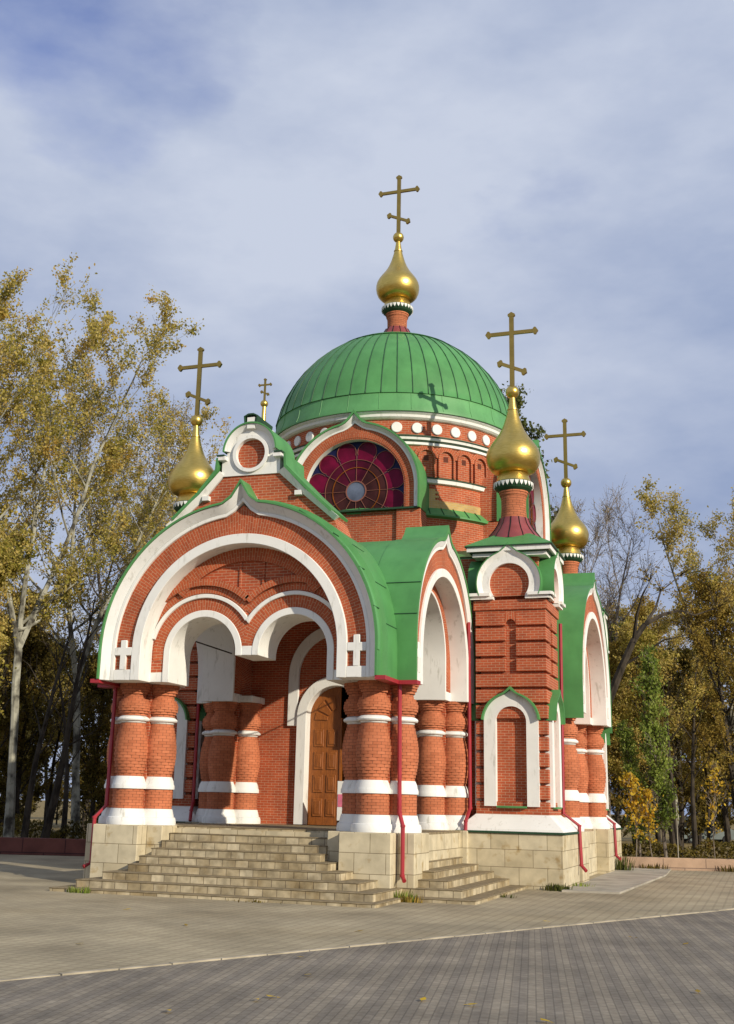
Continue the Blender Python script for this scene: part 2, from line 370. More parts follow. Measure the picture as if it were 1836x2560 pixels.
# paved square in two tones either side of the kerb strip
dirk = (Vector(c1)-Vector(c0)).normalized(); nk = Vector((dirk.y, -dirk.x))
far0 = Vector(c0)-dirk*60; far1 = Vector(c1)+dirk*11.5
poly_sheet('plaza', [tuple(far0), tuple(far0+nk*120), tuple(far1+nk*120), tuple(far1)], ZG-0.008, 'paver_lower')
poly_sheet('pavement', [tuple(far0), tuple(far1), pb if False else tuple(Vector(gp(WD+0.1, 22))), tuple(Vector(gp(WD+0.1, -90))), (-90, -60)], ZG, 'paver_upper')
mb = MB()
L = (far1-far0).length; k = int(L/1.0)
rng = random.Random(5)
for i in range(k):
    a = far0+dirk*(i*1.0+0.012); b = far0+dirk*(i*1.0+0.988); hz = rng.uniform(0.006, 0.022)
    off = nk*rng.uniform(-0.012, 0.012)
    ps = [a-nk*0.05+off, a+nk*0.05+off, b+nk*0.05+off, b-nk*0.05+off]
    mb.prism(lambda u, v, w: (u, v, w), [tuple(p) for p in ps], ZG-0.1, ZG+hz, 0)
tag(mb.build('kerb', 'curb'), kind='structure')
poly_sheet('apron', [(8.36, -9.0), (10.1, -8.75), (10.6, 3.3), (10.4, 9.6), (8.36, 9.6)], ZG+0.06, 'apron', thick=0.2)
lw0, lw1 = gp(WD+0.5, -90), gp(WD+0.5, 90)
lawn = poly_sheet('lawn', [gp(WD+0.5, -90), gp(WD+0.5, 90), gp(WD+170, 150), gp(WD+170, -150)], 0.14, 'soil')

# ================================================================== CHAPEL
chapel = empty('brick_chapel')
tag(chapel, 'red brick chapel with green roofs, white arched trim and gold onion domes', 'chapel')
PC = 0.10      # porch axis
PF = S(PC, 0)

def part(mb, name, mats, parent=None, **k): 
    o = mb.build(name, mats, None, **k); o.parent = parent or chapel
    return o

# ---- porch front wall
mb = MB()
BM = ['brick', 'brick_ring', 'white', 'white_fascia']
WF = 16.07; WT = 15.35; WB = 14.05; ZB = 5.85
# brick ring between the white bands
mb.band(PF, arch(3.42, 6.75, ZB+0.2, ZB+0.2), arch(4.06, 6.75, ZB+0.2, ZB+0.2, tip=0.28, tw=0.55), 15.3, WF-0.09, 1)
# body behind
mb.band(PF, arch(3.2, 6.75, ZB+0.1, ZB+0.1), arch(4.3, 6.75, ZB+0.1, ZB+0.1), WB, WT-0.02, 0)
# recessed face with two small arches
UL, UR = -1.42, 1.51; RS = 1.09
pl = arch(RS+0.1, 6.71, ZB+.02, 6.65, uc=UL); prr = arch(RS+0.1, 6.71, 6.65, ZB+.02, uc=UR)
poly = [(-3.2, ZB+0.25)]+arch(3.2, 6.75)+[(3.2, ZB+0.25)]+list(reversed(prr))+list(reversed(pl))
# keep the pendant between the arches closed
mb.prism(PF, poly, WB, WT, 0)
mb.band(PF, arch(1.3, 6.72, ZB+0.28, 6.9, uc=UL), arch(1.68, 6.72, ZB+0.28, None if False else 6.9, uc=UL, a1=31.0) if False else arch(1.64, 6.72, ZB+0.28, 6.9, uc=UL), WT-0.3, WT+0.03, 1) if False else None
def arcs(uc, R0, R1, aa, ab, w, mat, n=32):
    mb.band(PF, arch(R0, 6.72, uc=uc, a0=aa, a1=ab, n=n), arch(R1, 6.72, uc=uc, a0=aa, a1=ab, n=n), WT-0.2, w, mat)
import math as _m
def lim(uc, R):      # angle where a ring of radius R about uc meets the middle line u=0.02
    return math.degrees(math.acos(min(1, abs(0.02-uc)/R)))
arcs(UL, 1.3, 1.67, 188, lim(UL, 1.48), WT+0.02, 1); arcs(UR, 1.3, 1.67, 180-lim(UR, 1.48), -8, WT+0.021, 1)
arcs(UL, 1.83, 2.03, 150, lim(UL, 1.93), WT+0.025, 1); arcs(UR, 1.83, 2.03, 180-lim(UR, 1.93), 30, WT+0.026, 1)
arcs(UL, 2.05, 2.25, 132, lim(UL, 2.15), WT+0.14, 1); arcs(UR, 2.05, 2.25, 180-lim(UR, 2.15), 48, WT+0.14, 1)
mb.band(PF, arch(2.74, 6.75, a0=142, a1=38), arch(3.19, 6.75, a0=142, a1=38), WT-0.1, WT+0.12, 1)
mb.fbox(PF, -0.3, -0.24, 8.66, 9.5, WT, WT+0.05, 0); mb.fbox(PF, 0.46, 0.52, 8.66, 9.5, WT, WT+0.05, 0)
porch_wall = part(mb, 'porch_front_wall', BM)
# white trim of the porch front
mb = MB()
mb.band(PF, arch(3.14, 6.75, ZB, ZB), arch(3.44, 6.75, ZB, ZB), WT-0.1, WF+0.01, 2)
mb.band(PF, arch(4.02, 6.75, ZB, ZB, tip=0.42, tw=0.55), arch(4.13, 6.75, ZB, ZB, tip=0.46, tw=0.55), 15.3, WF, 2)
mb.band(PF, arch(4.13, 6.75, ZB, ZB, tip=0.46, tw=0.55), arch(4.36, 6.75, ZB, ZB, tip=0.60, tw=0.55), 15.3, WF, 3, wB=WF+0.22, smooth=True)
for sg in (-1, 1):
    a, b = sorted((sg*3.44, sg*4.02))
    mb.fbox(PF, a, b, ZB+.004, ZB+0.32, WT-.1, WF-0.004, 2)
    # relief cross standing on the base block
    c = (a+b)/2
    mb.prism(PF, [(c-.095, ZB+.32), (c+.095, ZB+.32), (c+.095, 6.60), (c+.285, 6.60), (c+.285, 6.84), (c+.095, 6.84), (c+.095, 7.06), (c-.095, 7.06), (c-.095, 6.84), (c-.285, 6.84), (c-.285, 6.60), (c-.095, 6.60)], WF-0.1, WF+0.006, 2)
    # base blocks of the recessed face
    a, b = sorted((sg*((-UL+RS if sg < 0 else UR+RS)+.012), sg*3.15))
    mb.fbox(PF, a, b, ZB+.008, ZB+0.3, WB, WT+0.012, 2)
mb.band(PF, arch(RS, 6.72, ZB, 6.62, uc=UL), arch(1.3, 6.72, ZB, 6.62, uc=UL), WB-0.06, WT+0.05, 2)
mb.band(PF, arch(RS, 6.72, 6.62, ZB, uc=UR), arch(1.3, 6.72, 6.62, ZB, uc=UR), WB-0.06, WT+0.05, 2)
mb.fbox(PF, UL+1.29, UR-1.29, 6.624, 6.90, WB-0.05, WT+0.035, 2)
mb.band(PF, arch(1.67, 6.72, uc=UL, a0=165, a1=lim(UL, 1.73)), arch(1.79, 6.72, uc=UL, a0=165, a1=lim(UL, 1.76)), WT-0.1, WT+0.10, 2)
mb.band(PF, arch(1.67, 6.72, uc=UR, a0=180-lim(UR, 1.73), a1=15), arch(1.79, 6.72, uc=UR, a0=180-lim(UR, 1.76), a1=15), WT-0.1, WT+0.10, 2)
part(mb, 'porch_arch_trim', BM, bevel=0.012)

# ---- porch side walls, and the shallow arched bay on the right: same design
def side_wall(fr, ws, name, Ri, Ro, czi, czo, tipz, deep, wt):
    b = MB(); zb = ZB
    k1 = Ri+0.27; k2 = Ro-0.27
    czm = (czi+czo)/2
    b.band(fr, arch(k1-0.03, czi, zb+.2, zb+.2), arch(k2+0.03, czo, zb+.2, zb+.2, tip=tipz*.6, tw=.5), ws-0.6, ws-0.07, 1)
    b.band(fr, arch(Ri+0.02, czi, zb+.1, zb+.1), arch(Ro-0.05, czo, zb+.1, zb+.1), ws-deep, ws-0.5, 0)
    # inner order: brick rib
    R2 = Ri-.78; cz2 = czi+.36
    b.band(fr, arch(R2+.04, cz2, zb+.3, zb+.3), arch(Ri+0.04, czi, zb+.3, zb+.3), ws-deep, ws-wt, 1)
    part(b, name+'_wall', BM)
    b = MB()
    b.band(fr, arch(Ri, czi, zb, zb), arch(k1, czi, zb, zb), ws-wt-0.02, ws+0.01, 2)
    b.band(fr, arch(k2, czo, zb, zb, tip=tipz*.8, tw=.5), arch(k2+0.09, czo, zb, zb, tip=tipz*.85, tw=.5), ws-0.6, ws, 2)
    b.band(fr, arch(k2+0.09, czo, zb, zb, tip=tipz*.85, tw=.5), arch(Ro, czo, zb, zb, tip=tipz, tw=.5), ws-0.6, ws, 3, wB=ws+0.06, smooth=True)
    R2 = Ri-.78; cz2 = czi+.36
    b.band(fr, arch(R2, cz2, zb, zb), arch(R2+.09, cz2, zb, zb), ws-deep-.05, ws-wt+0.03, 2)
    for sg in (-1, 1):
        p, q = sorted((sg*k1, sg*k2)); b.fbox(fr, p, q, zb+.004, zb+.32, ws-.6, ws-.004, 2)
        c = (p+q)/2; h = (q-p)/2
        b.prism(fr, [(c-.08, zb+.32), (c+.08, zb+.32), (c+.08, 6.60), (c+h, 6.60), (c+h, 6.84), (c+.08, 6.84), (c+.08, 7.06), (c-.08, 7.06), (c-.08, 6.84), (c-h, 6.84), (c-h, 6.60), (c-.08, 6.60)], ws-.1, ws+.006, 2)
        p, q = sorted((sg*(R2+.012), sg*(Ri+.02))); b.fbox(fr, p, q, zb+.008, zb+.3, ws-deep-.04, ws-wt+.004, 2)
    part(b, name+'_trim', BM, bevel=0.012)
SYC = -11.0
side_wall(Ea(0, SYC), 5.16, 'porch_side_arch', 2.82, 3.67, 6.75, 7.05, .36, 1.75, .58)
side_wall(We(0, SYC), 4.98, 'porch_side_arch', 2.82, 3.67, 6.75, 7.05, .36, 1.75, .58)
side_wall(Ea(0, 0.1), 8.45, 'bay_arch', 3.14, 4.30, 6.70, 6.75, .45, 1.7, .6)

# ---- porch roof: two crossing barrels with pointed front edges
mb = MB()
R = 4.56
def hwX(v):      # half width of the cross barrel at height v
    return 3.79 if v < 7.05 else 3.79*sqrt(max(0, 1-((v-7.05)/3.77)**2))
def hwY(v): return R if v < 6.75 else sqrt(max(0, R*R-(v-6.75)**2))
def sheet(fr, prof, lo, hi, mat, n=1):
    vs = []; 
    for (u, v), a, b in zip(prof, lo, hi): vs += [fr(u, v, a), fr(u, v, b)]
    mb.add(vs, [(2*i, 2*i+1, 2*i+3, 2*i+2) for i in range(len(prof)-1)], mat, None, True)
for dr, mt in ((0, 0), (-.09, 3)):
    P = arch(R+dr, 6.75, 5.9, 5.9, n=96)
    sheet(PF, P, [-SYC+hwX(v-dr)-.25 for u, v in P], [15.8]*len(P), mt)
    sheet(PF, P, [7.1]*len(P), [max(7.1, -SYC-hwX(v-dr)+.03) for u, v in P], mt)
mb.band(PF, arch(4.365, 6.75, 5.88, 5.88, tip=.61, tw=.55), arch(4.425, 6.75, 5.88, 5.88, tip=.66, tw=.55), 15.6, WF+.27, 0, smooth=True)
mb.band(PF, arch(4.40, 6.75, 5.885, 5.885), arch(4.562, 6.75, 5.885, 5.885), 15.6, 15.86, 0, wB=15.80, smooth=True)
mb.band(PF, arch(4.426, 6.75, a0=40, a1=-2, n=20), arch(4.45, 6.75, a0=40, a1=-2, n=20), WF+.05, WF+.26, 1, smooth=True)  # sunlit right side of the rim: brightness painted in as a lighter green
for fr, ws in ((Ea(0, SYC), 5.16), (We(0, SYC), 4.98)):
    for dr, mt in ((0, 0), (-.09, 3)):
        P = arch(3.79+dr, 7.05, 5.9, 5.9, ry=3.77+dr, n=96)
        sheet(fr, P, [hwY(v-dr)-.30 for u, v in P], [ws-1.0]*len(P), mt)
    mb.band(fr, arch(3.685, 7.05, 5.88, 5.88, tip=.37, tw=.5), arch(3.80, 7.05, 5.88, 5.88, tip=.50, tw=.6), ws-1.4, ws+.075, 0, smooth=True)
    for a in (24, 152, 168):
        mb.band(fr, arch(3.78, 7.05, a0=a+.15, a1=a-.15, n=2), arch(3.825, 7.05, a0=a+.15, a1=a-.15, n=2), ws-1.4, ws+.07, 2)
for a in (8, 24, 41, 58, 76, 104, 122, 139, 156, 172):
    mb.band(PF, arch(4.555, 6.75, a0=a+.12, a1=a-.12, n=2), arch(4.575, 6.75, a0=a+.12, a1=a-.12, n=2), 14.75, 15.8, 2)
    mb.band(PF, arch(4.42, 6.75, a0=a+6.12, a1=a+5.88, n=2), arch(4.455, 6.75, a0=a+6.12, a1=a+5.88, n=2), 15.85, WF+.26, 2)
part(mb, 'porch_roof', ['green', 'green_light', 'seam', 'brick'])
for u0_, u1_, w0_, w1_ in ((PC-4.66, PC-4.36, 14.75, WF+.22), (PC+4.36, PC+4.66, 14.75, WF+.22), (4.77, 5.3, 14.55, 14.95), (-5.1, -4.57, 14.55, 14.95)):
    mb = MB(); mb.fbox(S(0, 0), u0_, u1_, 5.76+abs(u0_)*.001, 5.878, w0_, w1_, 0)
    part(mb, 'gutter', 'red_paint')

# bay roof on the right
mb = MB(); fr = Ea(0, .1)
mb.band(fr, arch(4.315, 6.75, 5.6, 5.6, tip=.46, tw=.55), arch(4.42, 6.75, 5.6, 5.6, tip=.60, tw=.6), 7.0, 8.45+.08, 0, smooth=True)
part(mb, 'bay_roof', ['green'])

# ---- gable over the porch front
GY = 15.34; GD = 14.05
mb = MB()
gpoly = [(-2.95, 10.0), (2.95, 10.0), (2.65, 10.75), (1.60, 11.55), (.93, 12.30), (-.93, 12.30), (-1.60, 11.55), (-2.65, 10.75)]
mb.prism(PF, gpoly, GD, GY, 0)
# brick disc in the roundel
mb.prism(PF, [(-.1+.5*cos(t*pi/16), 12.9+.5*sin(t*pi/16)) for t in range(32)], GD, GY-.05, 0)
gable = part(mb, 'gable', BM)
mb = MB(); gu = -.1
ring0 = [(gu+.49*cos(radians(180-a*7.5+90)), 12.9+.49*sin(radians(180-a*7.5+90))) for a in range(49)]
ring1 = [(gu+.60*cos(radians(180-a*7.5+90)), 12.9+.60*sin(radians(180-a*7.5+90))) for a in range(49)]
mb.band(PF, ring0, ring1, GD, GY+.13, 2)
# kokoshnik plate around the ring
pl_out = [(gu-.98, 12.22), (gu-.98, 12.80), (gu-.84, 12.84)]+[(gu+.82*cos(radians(a)), 12.95+.86*sin(radians(a))) for a in range(176, 101, -6)]+[(gu-.15, 13.86), (gu-.17, 14.04), (gu-.07, 14.12), (gu+.07, 14.12), (gu+.17, 14.04), (gu+.15, 13.86)]+[(gu+.82*cos(radians(a)), 12.95+.86*sin(radians(a))) for a in range(78, 3, -6)]+[(gu+.84, 12.84), (gu+.98, 12.80), (gu+.98, 12.22)]
hole = [(gu+.58*cos(radians(a)), 12.9+.58*sin(radians(a))) for a in range(-90, 271, 8)]
half = len(pl_out)//2
# split the plate left and right of the round hole so each half is a simple polygon
top = [(gu, 14.12)]
lft = [(gu, 12.22)]+pl_out[:next(i for i, p in enumerate(pl_out) if p[0] > gu)]+[(gu, 14.12)]+[(gu+.58*cos(radians(a)), 12.9+.58*sin(radians(a))) for a in range(90, 271, 10)]
rgt = [(gu, 14.12)]+pl_out[next(i for i, p in enumerate(pl_out) if p[0] > gu):]+[(gu, 12.22)]+[(gu+.58*cos(radians(a)), 12.9+.58*sin(radians(a))) for a in range(-90, 91, 10)]
mb.prism(PF, lft, GD+.02, GY+.05, 2); mb.prism(PF, rgt, GD+.02, GY+.05, 2)
# outer moulding following the top of the plate
oc = [(gu+.72*cos(radians(a)), 12.95+.76*sin(radians(a))) for a in range(176, 3, -4)]
od = [(gu+.86*cos(radians(a)), 12.95+.90*sin(radians(a))) for a in range(176, 3, -4)]
mb.band(PF, oc, od, GD, GY+.08, 3, wB=GY+.2, smooth=True)
mb.fbox(PF, gu-.13, gu+.13, 13.70, 14.06, GD+.1, GY+.19, 2)
for sg in (-1, 1):
    a, b = sorted((gu+sg*.80, gu+sg*1.06)); mb.fbox(PF, a, b, 12.72, 12.84, GD+.02, GY+.22, 2)
    # raking white coping
    P = [(sg*.93-.04, 12.26), (sg*1.62, 11.54), (sg*2.7, 10.62)]; Q = [(sg*1.08, 12.36), (sg*1.76, 11.64), (sg*2.86, 10.72)]
    if sg > 0: P[0] = (.82, 12.26)
    else: P[0] = (-1.0, 12.26)
    mb.band(PF, P, Q, GY-.02, GY+.06, 2, wB=GY+.2)
    a, b = sorted((sg*1.44, sg*1.66)); mb.fbox(PF, a, b, 11.46, 11.60, GY-.1, GY+.16, 2)
part(mb, 'gable_trim', BM, parent=gable)
mb = MB()
gc0 = [(gu+.862*cos(radians(a)), 12.95+.905*sin(radians(a))) for a in range(178, 1, -4)]
gc1 = [(gu+.91*cos(radians(a)), 12.95+.955*sin(radians(a))) for a in range(178, 1, -4)]
mb.band(PF, gc0, gc1, GD-.05, GY+.24, 0, smooth=True)
mb.band(PF, [(gu-.17, 13.86), (gu-.2, 14.08), (gu-.08, 14.135), (gu+.08, 14.135), (gu+.2, 14.08), (gu+.17, 13.86)], [(gu-.21, 13.84), (gu-.24, 14.10), (gu-.09, 14.18), (gu+.09, 14.18), (gu+.24, 14.10), (gu+.21, 13.84)], GD+.3, GY+.23, 1)
for sg in (-1, 1):
    mb.band(PF, [(gu+sg*.84, 12.845), (gu+sg*1.1, 12.845)], [(gu+sg*.84, 12.89), (gu+sg*1.1, 12.89)], GD-.03, GY+.25, 1)
    mb.band(PF, [(sg*1.05-.1*(sg < 0), 12.80), (sg*1.08-.1*(sg < 0), 12.36), (sg*1.77, 11.65), (sg*2.62, 10.87)], [(sg*1.12-.1*(sg < 0), 12.80), (sg*1.15-.1*(sg < 0), 12.42), (sg*1.83, 11.72), (sg*2.67, 10.94)], GD-.06, GY+.22, 0)
part(mb, 'gable_roof', ['green', 'green_dark'], parent=gable)

# ---- crosses
def cross_mesh(b, cx, cy, z0, zt, zm, hm, zs, hs, wd=.085, th=.05, lump=.14):
    fr = S(cx, cy)
    b.fbox(fr, -wd, wd, z0, zt-lump*.6, -th, th, 0)
    for e in (-1, 1):
        b.fbox(fr, min(e*wd*.9, e*hm), max(e*wd*.9, e*hm), zm-wd*.8, zm+wd*.8, -th+.004, th-.004, 0)
    def trefoil(u, v, ang):
        c, s_ = cos(ang), sin(ang)
        pts = [(-.35, -.55), (0, -1), (.45, -.95), (.72, -.5), (1.05, 0), (.72, .5), (.45, .95), (0, 1), (-.35, .55)]
        b.prism(fr, [(u+lump*(c*p-s_*q), v+lump*(s_*p+c*q)) for p, q in pts], -th-.008, th+.008, 0)
    trefoil(0, zt-lump, pi/2); trefoil(hm-lump*.5, zm, 0); trefoil(-hm+lump*.5, zm, pi)
    sl = radians(-24); c, s_ = cos(sl), sin(sl)
    for e in (-1, 1): trefoil(e*(hs-.05)*c, zs+e*(hs-.05)*s_, sl if e > 0 else sl+pi)
    w = wd*.8
    b.prism(fr, [(-hs*c-w*s_*-1*-1, zs-hs*s_-w*c), (hs*c-w*s_*-1*-1, zs+hs*s_-w*c), (hs*c+w*s_*-1, zs+hs*s_+w*c), (-hs*c+w*s_*-1, zs-hs*s_+w*c)], -th-.006, th+.006, 0)

# small cross on the porch gable
mb = MB(); fx, fy = PC+.03, -14.86
mb.lathe(fx, fy, [(.075, 13.6), (.075, 14.15), (.06, 14.62)], 12, 0)
mb.lathe(fx, fy, [(.001, 14.60)]+[(.125*sin(a*pi/8), 14.72-.125*cos(a*pi/8)) for a in range(1, 8)]+[(.001, 14.845)], 16, 0)
mb2 = MB(); cross_mesh(mb2, fx, fy, 14.84, 15.58, 15.36, .21, 15.08, .16, wd=.032, th=.02, lump=.05)
fin = part(mb, 'gable_finial', 'gold', parent=gable); part(mb2, 'gable_cross', 'gold_cross', parent=gable)

# ---- cupola (brick neck, collar, onion, cross): one shape, shifted for the middle one
def cupola(par, cx, cy, dz, conez, name_neck='neck'):
    b = MB()
    prof = [(.475, 12.45+dz), (.47, 12.56+dz), (.445, 12.9+dz), (.45, 13.22+dz), (.47, 13.36+dz), (.50, 13.38+dz), (.50, 13.46+dz), (.53, 13.48+dz), (.53, 13.55+dz)]
    b.lathe(cx, cy, prof, 32, 0, smooth=True); part(b, name_neck, ['brick_column'], parent=par)
    b = MB()
    b.lathe(cx, cy, conez, 12, 0, smooth=False)
    for i in range(12):
        a = 2*pi*i/12
        b.tube([(cx+(r+.005)*cos(a), cy+(r+.005)*sin(a), z) for r, z in conez], .018, 4, 1)
    part(b, 'flared_base', ['red_roof', 'dark'], parent=par)
    b = MB()
    b.lathe(cx, cy, [(.52, 13.53+dz), (.64, 13.62+dz), (.70, 13.71+dz), (.70, 13.85+dz), (.655, 13.90+dz)], 40, 0, smooth=False)
    nt_ = 26
    for i in range(nt_):
        a = 2*pi*i/nt_; da = pi/nt_*.82
        tri = [(a-da, 13.855), (a+da, 13.855), (a+da*.75, 13.77), (a, 13.675), (a-da*.75, 13.77)]
        vs = [(cx+.725*cos(t), cy+.725*sin(t), z+dz) for t, z in tri]+[(cx+.69*cos(t), cy+.69*sin(t), z+dz) for t, z in tri]
        b.add(vs, [(0, 1, 2, 3, 4), (9, 8, 7, 6, 5)]+[(i2, i2+5, (i2+1) % 5+5, (i2+1) % 5) for i2 in range(5)], 1)
    part(b, 'toothed_collar', ['green_dark', 'white'], parent=par)
    b = MB()
    b.lathe(cx, cy, [(.67, 13.84+dz), (.61, 14.00+dz), (.56, 14.15+dz), (.50, 14.28+dz)], 48, 0)
    bulb = [(.48, 14.25), (.64, 14.265), (.78, 14.33), (.89, 14.45), (.96, 14.62), (.99, 14.80), (.987, 14.94), (.95, 15.10), (.87, 15.26), (.75, 15.43), (.62, 15.60), (.51, 15.77), (.415, 15.95), (.335, 16.15), (.27, 16.36), (.215, 16.56), (.178, 16.72)]
    b.lathe(cx, cy, [(r, z+dz) for r, z in bulb], 48, 0)
    b.lathe(cx, cy, [(.20, 16.71+dz), (.20, 16.745+dz)], 24, 0)
    b.lathe(cx, cy, [(.172, 16.74+dz), (.135, 16.98+dz), (.095, 17.26+dz)], 24, 0)
    b.lathe(cx, cy, [(.001, 17.17+dz)]+[(.255*sin(a*pi/12), 17.425-.255*cos(a*pi/12)+dz) for a in range(1, 12)]+[(.001, 17.68+dz)], 32, 0)
    part(b, 'onion_dome', ['gold'], parent=par)
    b = MB(); cross_mesh(b, cx, cy, 17.66+dz, 20.64+dz, 19.80+dz, .93, 18.40+dz, .52)
    part(b, 'orthodox_cross', ['gold_cross'], parent=par)

# ---- corner turrets
A = 6.52; HW = 1.22
def turret(sx, sy):
    cx, cy = (A+.08 if sx > 0 else -A+.14), sy*(A+.08)
    b = MB()
    frs = [S(cx, cy), Ea(cx, cy), No(cx, cy), We(cx, cy)]
    b.box(cx-HW+.15, cx+HW-.15, cy-HW+.15, cy+HW-.15, 1.6, 9.40, 0)          # core
    b.box(cx-.96, cx+.96, cy-.96, cy+.96, 9.3, 11.0, 0)                   # upper block
    b.box(cx-HW-.06, cx+HW+.06, cy-HW-.06, cy+HW+.06, 9.01, 9.36, 0)          # frieze
    zs = [2.16, 2.60, 3.12, 3.66, 4.20, 4.74, 5.28, 5.82, 6.36, 6.90, 7.43, 7.95, 8.47, 9.01]
    zs = [2.16]+[9.01-.527*i for i in range(12, -1, -1)]
    for i in range(len(zs)-1):
        z0, z1 = zs[i], zs[i+1]-.085
        if z1 < z0+.05: continue
        if i == len(zs)-2: z1 = zs[i+1]-.004
        for fi, fr in enumerate(frs):
            e = HW if fi % 2 == 0 else HW-.0025
            cut = None
            if 6.6 < z0 < 8.9: cut = .185
            if z0 < 5.3: cut = .85
            if z0 < 2.2: cut = None
            if cut is None: b.fbox(fr, -e, e, z0, z1, HW-.17, e, 0)
            else:
                top = z1
                b.fbox(fr, -e, -cut, z0, top, HW-.17, e, 0); b.fbox(fr, cut, e, z0, top, HW-.17, e, 0)
                if cut < .5 and z0 > 8.3: b.band(fr, arch(.185, z0+.02, n=10), [(-.185, z1), (-.185, z1)][:0]+[(-.186+.372*k/10, z1) for k in range(11)], HW-.17, e-.001, 0)
    o = part(b, 'corner_turret', ['brick'], bevel=0.012)
    o['label'] = {(1, -1): 'brick corner turret at the front right beside the porch', (-1, -1): 'brick corner turret at the front left mostly behind the porch', (1, 1): 'brick corner turret at the rear right', (-1, 1): 'brick corner turret at the rear left hidden by the dome'}[(sx, sy)]
    # plinth and white skirt
    b = MB(); P = 1.74
    b.box(cx-P, cx+P, cy-P, cy+P, ZG-.1, 1.60, 0); part(b, 'plinth', ['limestone'], parent=o, bevel=.02)
    b = MB()
    b.lathe(cx, cy, [(P*sqrt(2)*1.0, 1.66), (P*sqrt(2)*.985, 1.74), (1.225*sqrt(2), 2.19)], 4, 0, a0=pi/4, a1=pi/4+2*pi, smooth=False)
    b.lathe(cx, cy, [((P+.06)*sqrt(2), 1.60), ((P+.06)*sqrt(2), 1.665)], 4, 1, a0=pi/4, a1=pi/4+2*pi, smooth=False)
    part(b, 'skirt', ['white', 'green_dark'], parent=o)
    # cornice and low roof
    b = MB()
    for (h, z0, z1, m_) in ((1.30, 10.90, 11.02, 0), (1.38, 11.02, 11.045, 2), (1.47, 11.06, 11.22, 0), (1.54, 11.225, 11.255, 2)):
        b.box(cx-h, cx+h, cy-h, cy+h, z0, z1, m_)
    b.lathe(cx, cy, [(1.53*sqrt(2), 11.256), (1.53*sqrt(2), 11.275), (.9, 11.82)], 4, 1, a0=pi/4, a1=pi/4+2*pi, smooth=False)
    part(b, 'cornice', ['white', 'green', 'green_dark'], parent=o)
    # kokoshniks and blind windows on the outward faces
    vis = [frs[0] if sy < 0 else frs[2], frs[1] if sx > 0 else frs[3]]
    if sy < 0: vis.append(frs[3] if sx > 0 else frs[1])
    if (sx, sy) == (1, 1): vis.append(frs[0])
    for fr in vis:
        b = MB(); wk = HW+.20
        a0, a1 = 218, -38
        b.band(fr, arch(.70, 9.93, a0=a0, a1=a1), arch(.94, 9.93, a0=a0-6, a1=a1+6, tip=.18, tw=.4), 1.0, wk-.03, 0)
        b.band(fr, arch(.94, 9.93, a0=a0-6, a1=a1+6, tip=.18, tw=.4), arch(1.10, 9.93, a0=200, a1=-20, tip=.24, tw=.4), 1.0, wk-.03, 0, wB=wk+.08, smooth=True)
        for sg in (-1, 1):
            p, q = sorted((sg*.56, sg*1.36)); b.fbox(fr, p, q, 9.37, 9.47, 1.0, wk, 0)
            p, q = sorted((sg*.66, sg*1.46)); b.fbox(fr, p, q, 9.475, 9.58, 1.0, wk+.09, 0)
        b.prism(fr, [(.71*cos(radians(a)), 9.93+.71*sin(radians(a))) for a in range(-38, 219, 8)], 1.0, HW+.02, 1)
        b.band(fr, arch(1.105, 9.93, a0=203, a1=-23, tip=.25, tw=.4), arch(1.135, 9.93, a0=203, a1=-23, tip=.29, tw=.4), .8, wk+.10, 2, smooth=True)
        part(b, 'kokoshnik', ['white', 'brick', 'green'], parent=o)
        b = MB(); ww = HW+.10; zb = 2.45
        b.band(fr, arch(.52, 5.2, zb, zb), arch(.92, 5.2, zb, zb, tip=.14, tw=.3), HW-.25, ww, 0)
        b.band(fr, arch(.925, 5.2, a0=176, a1=4, tip=.15, tw=.3), arch(.985, 5.2, a0=176, a1=4, tip=.2, tw=.3), HW-.1, ww+.16, 2, smooth=True)
        b.fbox(fr, -.5, .5, zb-.05, zb+.01, HW-.2, ww+.05, 2)
        part(b, 'window_surround', ['white', 'brick', 'green'], parent=o)
    cupola(o, sx*A, sy*A, 0.0, [(1.02, 11.66), (.93, 11.84), (.74, 12.07), (.60, 12.30), (.52, 12.54)])
    return o
for sx, sy in ((1, -1), (-1, -1), (1, 1), (-1, 1)): turret(sx, sy)

# ---- main walls, with the doorway on the front
mb = MB(); MW = 7.2
fr = S(0, 0)
DU = .13
dpoly = [(-5.35, 1.0), (-5.35, 11.0), (5.35, 11.0), (5.35, 1.0), (DU+1.13, 1.0)]+list(reversed(arch(1.13, 5.42, uc=DU)))+[(DU-1.13, 1.0)]
mb.prism(fr, dpoly, MW-.5, MW, 0)
mb.box(-MW, -MW+.5, -5.4, 5.4, 0.5, 11.0, 0); mb.box(MW-.5, MW, -5.4, 5.4, 0.5, 11.0, 0); mb.box(-5.4, 5.4, MW-.5, MW, 0.5, 11.0, 0)
part(mb, 'nave_wall', ['brick'])
mb = MB()
mb.box(-6.9, 6.9, -6.9, 6.9, 11.0, 11.12, 0)
for i in range(4):
    b0 = [(-6.95, -6.95), (6.95, -6.95), (6.95, 6.95), (-6.95, 6.95)]; b1 = [(-5.2, -5.2), (5.2, -5.2), (5.2, 5.2), (-5.2, 5.2)]
    j = (i+1) % 4
    mb.add([(*b0[i], 11.13), (*b0[j], 11.13), (*b1[j], 11.75), (*b1[i], 11.75)], [(0, 1, 2, 3)], 0)
mb.add([(-5.2, -5.2, 11.75), (5.2, -5.2, 11.75), (5.2, 5.2, 11.75), (-5.2, 5.2, 11.75)], [(0, 1, 2, 3)], 0)
part(mb, 'nave_roof', ['green'])
mb = MB(); mb.box(-7.9, 7.9, -7.6, 7.9, ZG-.1, 1.58, 0); mb.box(-5.0, 5.0, -14.1, -7.6, ZG-.1, 1.57, 0)
part(mb, 'main_plinth', ['limestone'])
mb = MB()
